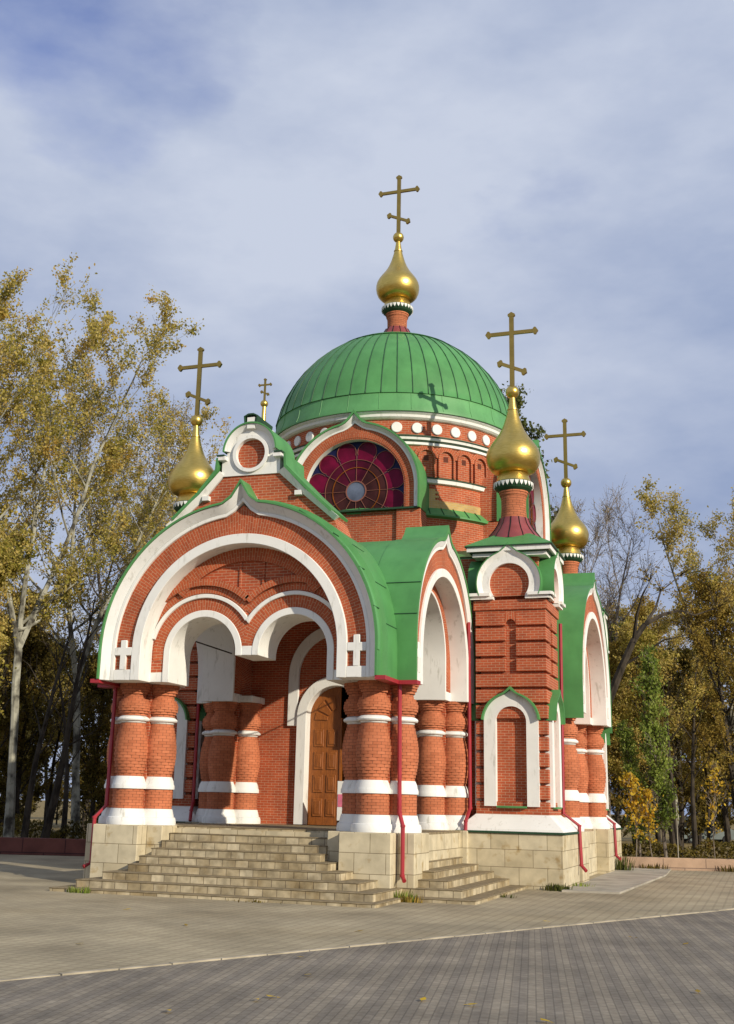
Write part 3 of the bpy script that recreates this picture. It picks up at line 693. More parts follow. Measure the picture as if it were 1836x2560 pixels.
mb.box(-2.6, 2.8, -13.95, -7.1, 1.57, 1.645, 0); mb.box(-5.0, 5.0, -13.6, -8.4, 1.57, 1.635, 0)
part(mb, 'porch_floor', ['treadstone'])

# door: surround, leaf, upper blind arch
mb = MB()
mb.band(fr, arch(1.10, 5.42, 1.66, 1.66, uc=DU), arch(1.46, 5.42, 1.66, 1.66, uc=DU), MW-.45, MW+.2, 0)
mb.band(fr, arch(1.47, 6.9, 5.1, 5.1, uc=DU), arch(1.86, 6.9, 5.1, 5.1, uc=DU), MW-.1, MW+.12, 0)
door_surround = part(mb, 'door_surround', ['white'], bevel=.012)
mb = MB()
mb.prism(fr, [(DU-1.1, 1.66)]+[p for p in arch(1.1, 5.42, uc=DU) if p[0] < .2]+[(.2, 6.5), (.2, 1.66)], MW-.32, MW-.24, 0)
door = part(mb, 'door', ['wood'])
for (u0_, u1_) in ((-.78, -.42), (-.28, .08)):
    for z0 in (1.95, 2.78, 3.58, 4.38):
        mb = MB(); mb.fbox(fr, u0_, u1_, z0, z0+.62, MW-.25, MW-.205, 0); mb.fbox(fr, u0_+.07, u1_-.07, z0+.08, z0+.54, MW-.21, MW-.185, 0)
        part(mb, 'door_panel', ['wood'], parent=door, bevel=.015)
for a0, a1 in ((100, 124), (130, 154), (160, 178)):
    mb = MB(); mb.band(fr, arch(.42, 5.3, uc=DU, a0=a1, a1=a0, n=6), arch(.92, 5.3, uc=DU, a0=a1, a1=a0, n=6), MW-.25, MW-.20, 0)
    part(mb, 'fan_panel', ['wood'], parent=door, bevel=.015)
mb = MB(); mb.box(.21, .27, -7.0, -5.95, 1.66, 5.4, 0)
part(mb, 'open_door', ['wood'])
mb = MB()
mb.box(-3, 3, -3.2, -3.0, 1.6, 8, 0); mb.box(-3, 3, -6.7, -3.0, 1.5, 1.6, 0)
part(mb, 'dark_interior', ['dark'])  # near-black wall and floor: colour stands in for the unlit interior

# ---- quatrefoil piers with four pot-bellied columns each
WHITE_RINGS = [[(.615, 1.65), (.62, 1.72), (.612, 1.80), (.59, 1.865), (.548, 1.885), (.542, 1.93), (.525, 2.0), (.492, 2.12), (.40, 2.125)],
               [(.42, 2.70), (.52, 2.705), (.52, 2.80), (.50, 2.85), (.49, 2.87), (.48, 2.95), (.425, 3.07), (.35, 3.075)],
               [(.35, 4.66), (.37, 4.665), (.395, 4.69), (.40, 4.715), (.47, 4.735), (.495, 4.775), (.48, 4.815), (.42, 4.86), (.36, 4.885)]]
COURSES = [(2.125+.0825*k, .0825, .468) for k in range(7)]
_n = 18; _h = (4.66-3.07)/_n
COURSES += [(3.07+_h*k, _h, .365+.145*sin(pi*min(1, max(0, ((k+.5)/_n)*.94+.06)))**.9) for k in range(_n)]
COURSES += [(4.885+.0725*k, .0725, r) for k, r in enumerate((.39, .44, .475, .488, .486, .468, .425, .36))]
COURSES += [(5.465+.0755*k, .0755 if k < 4 else .10, r) for k, r in enumerate((.345, .395, .435, .465, .495))]
def column_mesh(b, cx, cy, seed=0):
    for P in WHITE_RINGS: b.lathe(cx, cy, P, 36, 1)
    N_ = 12
    for j, (z, h, r) in enumerate(COURSES):
        rr = r*1.018; a0 = (j % 2)*pi/N_+seed; zt = z+h-.001
        vs = [(cx+rr*cos(a0+2*pi*k/N_), cy+rr*sin(a0+2*pi*k/N_), z) for k in range(N_)]+[(cx+rr*cos(a0+2*pi*k/N_), cy+rr*sin(a0+2*pi*k/N_), zt) for k in range(N_)]
        fs = [(k, (k+1) % N_, (k+1) % N_+N_, k+N_) for k in range(N_)]+[tuple(range(N_-1, -1, -1)), tuple(range(N_, 2*N_))]
        uv = [[(.27*(k+13*j), .176*j+.004), (.27*(k+1+13*j), .176*j+.004), (.27*(k+1+13*j), .176*j+.084), (.27*(k+13*j), .176*j+.084)] for k in range(N_)]+[None, None]
        b.add(vs, fs, 0, uv, False)
def pier(cx, cy, label=None, foot=True):
    b = MB(); r, h = 1.29, .765
    b.box(cx-h, cx+h, cy-r, cy+r, ZG-.12, 1.648, 0)
    b.box(cx-r, cx-h-.0, cy-h, cy+h, ZG-.12, 1.646, 0); b.box(cx+h, cx+r, cy-h, cy+h, ZG-.12, 1.646, 0)
    o = part(b, 'pier', ['limestone'], bevel=.025)
    if label: o['label'] = label
    for dx, dy in ((0, -1), (1, 0), (0, 1), (-1, 0)):
        b = MB(); column_mesh(b, cx+dx*.635, cy+dy*.635, dx*.1)
        part(b, 'column', ['brick_column', 'white'], parent=o)
    b = MB(); b.box(cx-.45, cx+.45, cy-.45, cy+.45, 1.6, 5.9, 0)
    e = .50; b.box(cx-e, cx+e, cy-e, cy+e, 5.95, 8.0, 0)
    part(b, 'pier_core', ['brick'], parent=o)
    b = MB(); ix = (1 if cx < 0 else -1); xa, xb = sorted((cx-ix*.55, cx+ix*1.06)); b.box(xa, xb, cy-.64, cy+.64, 5.872, 6.10, 0)
    part(b, 'impost', ['white'], parent=o, bevel=.012)
for cx, cy, lb in ((PC-3.93, -14.15, 'column cluster at the left of the front steps'), (PC+3.88, -14.15, 'column cluster at the right of the front steps'), (PC-3.85, -7.72, 'column cluster left of the door'), (PC+3.85, -7.72, 'column cluster beside the front right turret'), (7.12, -3.75, 'column cluster at the near side of the right bay'), (7.12, 3.95, 'column cluster at the far side of the right bay')):
    pier(cx, cy, lb)
for x in (-3.3, 3.3):
    mb = MB(); mb.tube([(x, -13.9, 7.6), (x, -7.2, 7.52)], .024, 6, 0)
    part(mb, 'tie_rod', ['iron'])

# ---- steps (pyramid in front and on the right)
def step(b, x0, x1, y0, y1, z0, z1, c):
    v = [(x0, y0, z0), (x1, y0, z0), (x1, y1, z0), (x0, y1, z0), (x0, y0, z1), (x1, y0, z1), (x1, y1, z1), (x0, y1, z1)]
    k = c*.37
    b.add(v, [(0, 1, 5, 4), (1, 2, 6, 5), (2, 3, 7, 6), (3, 0, 4, 7)], 0, [[(x0+k, 0), (x1+k, 0), (x1+k, .207), (x0+k, .207)], [(y0+k, 0), (y1+k, 0), (y1+k, .207), (y0+k, .207)], [(x1+k, 0), (x0+k, 0), (x0+k, .207), (x1+k, .207)], [(y1+k, 0), (y0+k, 0), (y0+k, .207), (y1+k, .207)]])
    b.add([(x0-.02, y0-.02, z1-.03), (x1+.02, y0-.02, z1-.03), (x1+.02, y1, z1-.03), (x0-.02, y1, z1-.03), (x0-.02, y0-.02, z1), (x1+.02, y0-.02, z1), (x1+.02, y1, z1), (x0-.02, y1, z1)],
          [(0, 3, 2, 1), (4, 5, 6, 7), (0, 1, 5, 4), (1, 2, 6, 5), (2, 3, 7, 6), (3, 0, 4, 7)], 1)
mb = MB()
ends = {0: (-4.25, 5.15), 1: (-3.75, 4.93), 2: (-3.22, 4.36), 3: (-2.72, 3.66), 4: (-2.66, 3.14), 5: (-2.55, 2.72), 6: (-2.5, 2.7), 7: (-2.5, 2.7), 8: (-2.5, 2.7)}
for k in range(9):
    yf = -18.05+.51*k; z1 = -.0+.206*k; x0, x1 = ends[k]
    step(mb, x0, x1, yf, -13.6 if k > 3 else -14.0, z1-.235 if k else ZG-.1, z1, k)
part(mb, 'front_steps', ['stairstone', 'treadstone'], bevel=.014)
mb = MB()
fe = {0: (-15.55, -8.45), 1: (-14.95, -8.52), 2: (-14.55, -8.52), 3: (-14.1, -8.52), 4: (-13.3, -8.6), 5: (-12.85, -8.62), 6: (-12.85, -8.62), 7: (-12.85, -8.62)}
for k in range(8):
    x1 = 7.12-.505*k; z1 = .004+.206*k; y0, y1 = fe[k]
    v0 = 4.0
    b = MB(); 
    # rotate: outward face looks to +x
    step(mb, v0 if k > 1 else 4.9, x1, y0, y1, z1-.235 if k else ZG-.1, z1, k+3)
part(mb, 'side_steps', ['stairstone', 'treadstone'], bevel=.014)

# ---- drum, roundels, niches, four gabled rose windows, dome
mb = MB(); RD = 5.1
mb.lathe(0, 0, [(5.3, 11.0), (5.3, 13.38)], 96, 0); mb.lathe(0, 0, [(RD, 13.3), (RD, 17.6)], 96, 0)
drum = part(mb, 'drum', ['brick'])
mb = MB()
mb.lathe(0, 0, [(5.3, 13.30), (5.46, 13.36), (5.46, 13.42), (5.12, 13.76)], 96, 0, smooth=False)
for i in range(60):
    a = 2*pi*(i+.3)/60; mb.tube([(5.47*cos(a), 5.47*sin(a), 13.43), (5.13*cos(a), 5.13*sin(a), 13.78)], .018, 4, 1)
part(mb, 'drum_flashing', ['green', 'seam'], parent=drum)
mb = MB()
mb.lathe(0, 0, [(5.11, 13.74), (5.125, 14.06), (5.10, 14.06)], 96, 0, smooth=False)
for q in range(4):
    for sg in (-1, 1):
        ac = q*pi/2+sg*radians(32.0 if q % 2 else 20.5)
        for j in range(9):
            z0 = 13.74+.088*j; wd_ = .055+(.03 if j % 2 else 0)
            a0, a1 = sorted((ac-sg*.0, ac+sg*wd_))
            mb.lathe(0, 0, [(5.09, z0), (5.128, z0), (5.128, z0+.086), (5.09, z0+.086)], 3, 0, a0=a0, a1=a1, smooth=False)
part(mb, 'yellow_course', ['brick_yellow'], parent=drum)
mb = MB()
def sect(prof, mat, hw):
    for q in range(4): mb.lathe(0, 0, prof, 28, mat, a0=q*pi/2+radians(hw), a1=(q+1)*pi/2-radians(hw), smooth=False)
def ledge(z0, z1, zt, ro, hw): sect([(RD-.02, z0), (ro, z0+.03), (ro+.03, z1), (RD, z1)], 0, hw); sect([(RD, z1), (ro+.07, z1+.006), (ro+.07, z1+.04), (RD, zt)], 1, hw)
ledge(14.72, 14.90, 15.02, 5.22, 27)
sect([(RD-.02, 16.26), (5.2, 16.29), (5.2, 16.40), (RD, 16.40)], 0, 16); sect([(RD, 16.402), (5.23, 16.405), (5.23, 16.43), (RD, 16.44)], 1, 16)
ledge(16.445, 16.58, 16.72, 5.27, 16)
mb.lathe(0, 0, [(RD, 17.32), (5.2, 17.34), (5.28, 17.40), (5.30, 17.50), (5.38, 17.56), (5.38, 17.62), (RD, 17.62)], 128, 0, smooth=False)
part(mb, 'drum_cornice', ['white', 'green_dark'], parent=drum)
def on_drum(a_deg, r): a = radians(a_deg); return lambda u, v, w: (w*cos(a)-u*sin(a)+(r-r)*0, w*sin(a)+u*cos(a), v)
angs = [a for q in range(4) for a in [q*90-45+d for d in (-27.6, -18.4, -9.2, 0, 9.2, 18.4, 27.6)]]
for a in angs:
    mb = MB(); f = on_drum(a, RD)
    mb.prism(f, [(.22*cos(t*pi/12), 16.99+.22*sin(t*pi/12)) for t in range(24)], RD-.1, RD+.07, 0)
    part(mb, 'roundel', ['white'], parent=drum, bevel=.02)
for q in range(4):
    for d in (-14.1, -4.7, 4.7, 14.1):
        a = q*90-45+d
        mb = MB(); f = on_drum(a, RD)
        mb.band(f, arch(.30, 15.80, 15.03, 15.03, n=14), arch(.36, 15.80, 15.03, 15.03, n=14), RD-.05, RD+.10, 0)
        mb.band(f, arch(.36, 15.80, n=14), arch(.52, 15.80, n=14), RD-.05, RD+.045, 1)
        mb.fbox(f, -.1, .1, 15.68, 15.90, RD-.02, RD+.008, 2)
        part(mb, 'blind_niche', ['brick', 'brick_ring', 'terracotta'], parent=drum)
        
def gable_window(fr, w, rw):
    b = MB()
    b.fbox(fr, -2.70, 2.70, 11.0, 13.42, 3.0, w-.1, 0)
    for sg in (-1, 1):
        p, q = sorted((sg*1.78, sg*2.72)); b.fbox(fr, p, q, 11.0, 13.425, 4.0, w+.02, 0)
    b.band(fr, arch(2.12, 14.35, 13.5, 13.5), arch(2.48, 14.35, 13.5, 13.5, tip=.2, tw=.5), 3.6, w, 1)
    b.band(fr, arch(2.14, 14.35, 13.5, 13.5), arch(2.6, 14.35, 13.5, 13.5), 3.5, w-.15, 0)
    o = part(b, 'gabled_bay', ['brick', 'brick_ring', 'white'])
    b = MB()
    b.band(fr, arch(2.47, 14.35, 13.5, 13.5, tip=.26, tw=.5), arch(2.54, 14.35, 13.5, 13.5, tip=.3, tw=.5), w-.6, w+.03, 0)
    b.band(fr, arch(2.54, 14.35, 13.5, 13.5, tip=.3, tw=.5), arch(2.66, 14.35, 13.5, 13.5, tip=.42, tw=.5), w-.6, w+.03, 1, wB=w+.17, smooth=True)
    b.band(fr, arch(2.06, 14.35, 13.5, 13.5), arch(2.14, 14.35, 13.5, 13.5), w-.55, w-.02, 2, side=0)
    part(b, 'gable_moulding', ['white', 'white_fascia', 'brick_ring'], parent=o)
    b = MB()
    b.band(fr, arch(2.665, 14.35, 13.44, 13.44, tip=.43, tw=.5), arch(2.74, 14.35, 13.44, 13.44, tip=.5, tw=.55), rw, w+.22, 0, smooth=True)
    b.fbox(fr, -2.62, 2.72, 13.43, 13.50, w-.6, w+.12, 1)
    part(b, 'gable_roofing', ['green', 'green_dark'], parent=o)
    # stained glass
    g = MB(); wg = w-.34; cz = 14.35; lowc = 13.5
    def disc(R, mat, w_, n=64):
        pts = [(R*cos(2*pi*i/n), cz+R*sin(2*pi*i/n)) for i in range(n)]
        pts = [(u, max(v, lowc)) for u, v in pts]
        g.prism(fr, pts, w_-.01, w_, mat)
    disc(2.1, 0, wg)
    lobes = [15+30*i for i in range(12)]
    for a in lobes:
        u, v = 1.66*cos(radians(a)), cz+1.66*sin(radians(a))
        if v < lowc-.2: continue
        pts = [(u+.40*cos(2*pi*i/24), max(lowc, v+.40*sin(2*pi*i/24))) for i in range(24)]
        g.prism(fr, pts, wg-.01, wg+.006+.0002*(a % 60), 1)
    for a in lobes:
        d0, d1 = radians(a-13.6), radians(a+13.6)
        pts = [(rr*cos(t), max(lowc, cz+rr*sin(t))) for rr, t in ((.41, d0), (1.62, d0), (1.62, d1), (.41, d1))]
        if min(p[1] for p in pts) == lowc and max(p[1] for p in pts) == lowc: continue
        g.prism(fr, pts, wg-.01, wg+.008, 1)
    for k in range(12):
        am = 15+30*k
        fld = 2 if (am % 360 < 50 or am % 360 > 300 or 150 < am % 360 < 240 or 250 < am % 360 < 290) else 4
        t0_, t1_ = radians(am-15), radians(am+15)
        pts = [(0, cz)]+[(1.30*cos(t0_+(t1_-t0_)*q/6), max(lowc, cz+1.30*sin(t0_+(t1_-t0_)*q/6))) for q in range(7)]
        g.prism(fr, pts, wg-.01, wg+.014+.0003*(k % 3), fld)
    disc(.40, 3, wg+.02)
    win = part(g, 'rose_window', ['glass_blue', 'glass_red', 'glass_olive', 'glass_grey', 'glass_wine'], parent=o)
    # leading: in the same part tree as the window
    c_ = MB(); cw = .008
    def ringc(R, t, mat, rot0=0, full=True):
        n = 72
        for i in range(n):
            a0, a1 = 2*pi*i/n, 2*pi*(i+1)/n
            q = [(R*cos(a0), cz+R*sin(a0)), (R*cos(a1), cz+R*sin(a1)), ((R+t)*cos(a1), cz+(R+t)*sin(a1)), ((R+t)*cos(a0), cz+(R+t)*sin(a0))]
            if min(p[1] for p in q) < lowc: continue
            c_.prism(fr, q, wg, wg+.05, mat)
    ringc(.385, .045, 0); ringc(1.285, .018, 0); ringc(.96, .028, 1)
    for i in range(12):
        a = radians(30*i); p0, p1 = (.42*cos(a), cz+.42*sin(a)), (1.48*cos(a), cz+1.48*sin(a))
        if p1[1] < lowc:
            t = (lowc-p0[1])/(p1[1]-p0[1]); p1 = (p0[0]+(p1[0]-p0[0])*t, lowc)
        n_ = (-(p1[1]-p0[1]), p1[0]-p0[0]); l_ = math.hypot(*n_); n_ = (n_[0]/l_*cw, n_[1]/l_*cw)
        c_.prism(fr, [(p0[0]-n_[0], p0[1]-n_[1]), (p1[0]-n_[0], p1[1]-n_[1]), (p1[0]+n_[0], p1[1]+n_[1]), (p0[0]+n_[0], p0[1]+n_[1])], wg, wg+.045, 0)
    for a in lobes:
        u, v = 1.66*cos(radians(a)), cz+1.66*sin(radians(a))
        for i in range(16):
            t0, t1 = radians(a-122+244*i/16), radians(a-122+244*(i+1)/16)
            q = [(u+.39*cos(t0), v+.39*sin(t0)), (u+.39*cos(t1), v+.39*sin(t1)), (u+.408*cos(t1), v+.408*sin(t1)), (u+.408*cos(t0), v+.408*sin(t0))]
            if min(p[1] for p in q) < lowc: continue
            c_.prism(fr, q, wg, wg+.042, 0)
    part(c_, 'window_leading', ['came', 'glass_amber'], parent=o)
for fr_, w_, rw_ in ((S(0, 0), 5.55, 4.2), (Ea(0, 0), 6.15, 5.1), (We(0, 0), 6.15, 5.1), (No(0, 0), 5.55, 4.2)): gable_window(fr_, w_, rw_)

mb = MB(); DR, DZ = 5.42, 17.32
prof = [(5.46, 17.60), (5.46, 17.66), (5.36, 17.9), (5.27, 18.42)]
a_ = math.asin((18.42-DZ)/DR)
def dome_r(z): return sqrt(max(0, DR*DR-(z-DZ)**2))
dome_prof = [(DR*cos(a_+(pi/2-a_)*i/24), DZ+DR*sin(a_+(pi/2-a_)*i/24)) for i in range(24)]
mb.lathe(0, 0, prof, 96, 1, smooth=True)
mb.lathe(0, 0, [(dome_prof[0][0]+.012, dome_prof[0][1]-.01)]+dome_prof[:-1]+[(.3, DZ+DR-.02)], 96, 0)
nr = 52
for i in range(nr):
    a = 2*pi*(i+.5)/nr
    pts = [((r+.012)*cos(a), (r+.012)*sin(a), z+.006) for r, z in dome_prof[:-1:2]]
    mb.tube(pts, .022, 4, 2, smooth=False)
for i in range(26):
    a = 2*pi*(i+.2)/26; mb.tube([((r+.005)*cos(a), (r+.005)*sin(a), z) for r, z in prof[1:]], .012, 4, 1)
dome = part(mb, 'dome', ['green', 'green_light', 'seam'])
mb = MB(); cap = [(dome_r(z)+.05, z+.03) for z in (22.05, 22.2, 22.35, 22.5, 22.62)]
mb.lathe(0, 0, [(cap[0][0]-.05, cap[0][1]-.02)]+cap, 64, 0)
part(mb, 'dome_cap', ['green'], parent=dome)
cupola(dome, 0, 0, 10.52, [(1.12, 22.55), (.95, 22.72), (.72, 22.95), (.58, 23.2), (.50, 23.34)], 'cupola_neck')

# ---- downpipes
def pipe(pts, label=None):
    b = MB(); b.tube(pts, .062, 8, 0)
    for p in pts[1:-1]:
        b.lathe(p[0], p[1], [(.075, p[2]-.03), (.075, p[2]+.03)], 8, 0)
    o = part(b, 'downpipe', ['red_paint'])
    if label: o['label'] = label
pipe([(4.72, -14.72, 5.8), (4.76, -14.72, 2.2), (4.96, -15.05, 1.84), (4.96, -15.05, .52), (5.07, -15.22, .40)])
pipe([(-4.58, -14.72, 5.8), (-4.60, -14.72, 2.2), (-4.80, -15.03, 1.84), (-4.80, -15.03, .52), (-4.92, -15.26, .40)])
pipe([(5.16, -7.92, 8.6), (5.2, -7.92, 2.36), (5.15, -8.35, 1.95), (5.15, -8.42, 1.25)])
pipe([(-5.06, -7.86, 8.6), (-5.06, -7.86, 2.36), (-4.9, -8.3, 2.05), (-4.82, -8.5, 1.7)])
pipe([(7.9, -5.12, 8.9), (7.86, -5.12, 2.26), (8.40, -5.12, 1.86), (8.44, -5.12, .55), (8.62, -5.3, .38)])
pipe([(7.9, 5.25, 8.9), (7.86, 5.25, 2.26), (8.40, 5.25, 1.86), (8.44, 5.25, .55), (8.62, 5.1, .42)])
#MORE
# ================================================================== SURROUNDINGS
# low block walls behind the square
def low_wall(name, lat0, lat1, h, mat, label, dep):
    a, b = gp(dep, lat0), gp(dep, lat1); d = (Vector(b)-Vector(a)).normalized(); nn = Vector((-d.y, d.x)); n = int((Vector(b)-Vector(a)).length/2.0)
    m_ = MB()
    P = [Vector(a), Vector(b), Vector(b)+nn*.35, Vector(a)+nn*.35]
    m_.prism(lambda u, v, w: (u, v, w), [tuple(p) for p in P], ZG-.2, h, 0)
    o = m_.build(name, mat, bevel=.02); tag(o, label, 'low wall'); return o
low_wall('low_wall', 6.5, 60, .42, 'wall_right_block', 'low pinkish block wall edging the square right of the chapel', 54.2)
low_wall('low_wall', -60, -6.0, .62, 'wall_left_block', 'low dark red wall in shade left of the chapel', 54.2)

# notice board leaning by the doorway
nb = empty('notice_board', (.99, -8.3, 1.645)); tag(nb, 'white and pink notice board standing right of the wooden door', 'notice board')
mb = MB(); mb.box(.64, 1.34, -8.34, -8.30, 1.85, 3.16, 0); o = mb.build('board', 'white', origin=(.99, -8.3, 1.645)); o.parent = nb; o.location = (0, 0, 0)
plain('pink', (0.62, 0.16, 0.24), 0.7)
mb = MB(); mb.box(.66, 1.32, -8.35, -8.341, 2.3, 2.72, 0); o = mb.build('poster', 'pink', origin=(.99, -8.3, 1.645)); o.parent = nb; o.location = (0, 0, 0)
mb = MB()
for x in (.68, 1.30): mb.box(x-.02, x+.02, -8.30, -8.26, 1.645, 3.1, 0)
mb.box(.68, 1.30, -8.30, -8.27, 1.75, 1.80, 0)
o = mb.build('stand', 'iron', origin=(.99, -8.3, 1.645)); o.parent = nb; o.location = (0, 0, 0)

# ------------------------------------------------------------------ trees
import numpy as np
def leaf_mesh(name, pts, size, rng, mat, flat=0.35):
    n = len(pts); P = np.array(pts)
    a = rng.normal(size=(n, 3)); a /= np.linalg.norm(a, axis=1)[:, None]
    b = rng.normal(size=(n, 3)); b -= a*(a*b).sum(1)[:, None]; b /= np.linalg.norm(b, axis=1)[:, None]
    s = (size*(0.65+0.7*rng.random(n)))[:, None]
    V = np.empty((n, 4, 3)); V[:, 0] = P-a*s*.5; V[:, 1] = P+b*s*.36; V[:, 2] = P+a*s*.55; V[:, 3] = P-b*s*.36
    me = bpy.data.meshes.new(name); me.vertices.add(4*n); me.vertices.foreach_set('co', V.ravel().astype(np.float32))
    me.loops.add(4*n); me.loops.foreach_set('vertex_index', np.arange(4*n, dtype=np.int32))
    me.polygons.add(n); me.polygons.foreach_set('loop_start', np.arange(0, 4*n, 4, dtype=np.int32)); me.polygons.foreach_set('loop_total', np.full(n, 4, dtype=np.int32))
    me.materials.append(MATS[mat]); me.update(); me.validate()
    return me
def grow(seed, H, r0, crown0=.25, spread=.3, nprim=22, n2=7, n3=4, up=.6, lean=(0, 0), forks=1, bend=.5, top=.0, prof=None, wig=.02):
    """returns limbs [(points, radii, sides)] and twig points"""
    R_ = random.Random(seed); limbs = []; twigs = []
    def path(p, d, L, r_, n, upw, sides, wig_):
        pts = [p.copy()]; rad = [r_]; d = d.normalized()
        for i in range(n):
            d = (d+Vector((R_.gauss(0, wig_), R_.gauss(0, wig_), R_.gauss(0, wig_)+upw/n))).normalized()
            p = p+d*(L/n); pts.append(p.copy()); rad.append(max(.008, r_*(1-(i+1)/n*.86)))
        limbs.append((pts, rad, sides)); return pts, rad
    trunks = []
    base = Vector((0, 0, 0))
    if forks == 1:
        pts, rad = path(base, Vector((lean[0], lean[1], 1)), H, r0, 12, .25, 8, wig*2.2); trunks.append((pts, rad, crown0))
    else:
        pts, rad = path(base, Vector((lean[0], lean[1], 1)), H*.34, r0, 5, 0.1, 8, wig*1.5)
        rad[:] = [max(x, r0*.7) for x in rad]
        limbs[-1] = (pts, rad, 8)
        for k in range(forks):
            a = 2*pi*k/forks+R_.uniform(-.5, .5); t = R_.uniform(.16, .36)
            q, rr = path(pts[-1], Vector((cos(a)*t+lean[0], sin(a)*t+lean[1], 1)), H*R_.uniform(.55, .70), r0*.58, 10, .3, 7, wig*2.2)
            trunks.append((q, rr, .06))
    for pts, rad, c0 in trunks:
        n = len(pts)-1; np_ = max(5, nprim//len(trunks))
        for k in range(np_):
            t = c0+(1-c0)*(k+R_.random())/np_; t = min(t, .985); x = t*n; i = int(x); f = x-i
            p = pts[i].lerp(pts[i+1], f); r_ = rad[i]*(1-f)+rad[i+1]*f
            a = k*2.4+R_.uniform(-.6, .6); tt = (t-c0)/(1-c0)
            pr = prof(tt) if prof else (.35+.65*sin(pi*min(1, .15+tt*.8)))
            L = H*spread*pr*R_.uniform(.65, 1.15)
            d = Vector((cos(a), sin(a), up*R_.uniform(.6, 1.5)+tt*.7))
            q, qr = path(p, d, L, min(r_*.55, .02+L*.018), 6, bend, 5, .10)
            for j in range(n2):
                s_ = .22+.78*(j+R_.random())/n2; y = s_*6; i2 = min(5, int(y)); pp = q[i2].lerp(q[i2+1], y-i2)
                dd = (q[i2+1]-q[i2]).normalized()
                d2 = dd+Vector((R_.gauss(0, .75), R_.gauss(0, .75), R_.gauss(.25, .5)))
                L2 = L*R_.uniform(.22, .42)*(1.15-.5*s_)+.25
                w, wr = path(pp, d2, L2, max(.012, qr[i2]*.5), 3, .4, 3, .16)
                for g in range(n3):
                    h = R_.random()*3; i3 = min(2, int(h)); ps = w[i3].lerp(w[i3+1], h-i3)
                    d3 = (w[i3+1]-w[i3]).normalized()+Vector((R_.gauss(0, .7), R_.gauss(0, .7), R_.gauss(.2, .5)))
                    L3 = R_.uniform(.3, .9)*min(1.3, .4+L*.16)
                    e = ps+d3.normalized()*L3
                    limbs.append(([ps, e], [.011, .006], 3)); twigs.append((ps, e))
    return limbs, twigs
def tree_meshes(name, seed, leafmat, barkmat, nleaf, lsize, keep=1.0, clump=.16, bare_frac=0.0, **k):
    limbs, tw = grow(seed, **k)
    b = MB()
    for pts, rad, sd in limbs: b.tube(pts, rad, sd, 0, smooth=sd > 4)
    tr = b.build('trunk', barkmat); me_t = tr.data; bpy.data.objects.remove(tr)
    rg = np.random.default_rng(seed); R_ = random.Random(seed+1)
    if bare_frac: tw = [t for t in tw if R_.random() > bare_frac]
    pts = []
    # leaves gather along some twigs and leave others nearly empty, so the crown has clumps and gaps
    wts = [R_.random()**1.6+.06 for t in tw]; tot = sum(wts)
    for (p, e), w in zip(tw, wts):
        c = nleaf*w/tot; c = int(c)+(1 if R_.random() < c-int(c) else 0)
        for _ in range(c):
            q = p.lerp(e, R_.random()*1.15); pts.append((q.x+R_.gauss(0, clump), q.y+R_.gauss(0, clump), q.z+R_.gauss(0, clump*.9)))
    me_c = leaf_mesh('crown', pts, lsize, rg, leafmat) if pts else None
    return me_t, me_c
def plant_tree(name, meshes, loc, label, cat='tree', rz=0, sc=1.0, group=None, sz=None):
    root = empty(name, loc); root.rotation_euler = (0, 0, rz); root.scale = (sc, sc, sz or sc)
    tag(root, label, cat, group)
    for nm, me in zip(('trunk', 'crown'), meshes):
        if me:
            o = bpy.data.objects.new(nm, me); col.objects.link(o); o.parent = root
    return root

ZT = 0.12
def spot(u, dep):       # where a trunk stands, from its column in the photo and its distance
    h = Vector((-sin(YAW), cos(YAW), 0)); lat = (u-PX)/F*dep*1.0
    q = Vector((CAM.x, CAM.y, 0))+h*dep*cos(PITCH)*1.035+r0*lat*1.0
    return (q.x, q.y, ZT)
birch = tree_meshes('tree', 11, 'leaf_autumn', 'bark_pale', 38000, .15, H=29, r0=.30, crown0=.20, spread=.30, nprim=28, n2=10, n3=6, forks=3, bend=.8)
birch2 = tree_meshes('tree', 23, 'leaf_autumn', 'bark_pale', 24000, .15, H=27, r0=.32, crown0=.18, spread=.29, nprim=28, n2=9, n3=6, forks=2, bend=.8)
greyt = tree_meshes('tree', 37, 'leaf_grey', 'bark_grey', 14000, .13, H=24, r0=.28, crown0=.2, spread=.27, nprim=28, n2=10, n3=7, bend=1.0, forks=2)
bare = tree_meshes('tree', 41, 'leaf_brown', 'bark_grey', 1800, .10, H=20, r0=.30, crown0=.25, spread=.30, nprim=34, n2=13, n3=9, bend=1.1, forks=3)
brown = tree_meshes('tree', 53, 'leaf_brown', 'bark_dark', 26000, .16, H=18, r0=.28, crown0=.14, spread=.27, nprim=28, n2=8, n3=6, bend=.8)
brown2 = tree_meshes('tree', 59, 'leaf_autumn', 'bark_pale', 26000, .145, H=22, r0=.28, crown0=.16, spread=.24, nprim=32, n2=9, n3=6, bend=1.1, forks=3, up=1.0)
dark1 = tree_meshes('tree', 67, 'leaf_dark', 'bark_dark', 17000, .22, H=15, r0=.26, crown0=.04, spread=.34, nprim=30, n2=8, n3=5, bend=.6)
olive = tree_meshes('tree', 71, 'leaf_olive', 'bark_dark', 26000, .22, H=27, r0=.4, crown0=.15, spread=.22, nprim=30, n2=9, n3=6, bend=.8)
poplar = tree_meshes('tree', 83, 'leaf_green', 'bark_grey', 6500, .16, H=9.6, r0=.12, crown0=.08, spread=.18, nprim=34, n2=6, n3=4, up=1.7, bend=1.2, clump=.14)
sapl = tree_meshes('tree', 97, 'leaf_yellow', 'bark_grey', 620, .16, H=3.6, r0=.035, crown0=.25, spread=.24, nprim=14, n2=4, n3=2, up=1.3, bend=1.0, clump=.08)
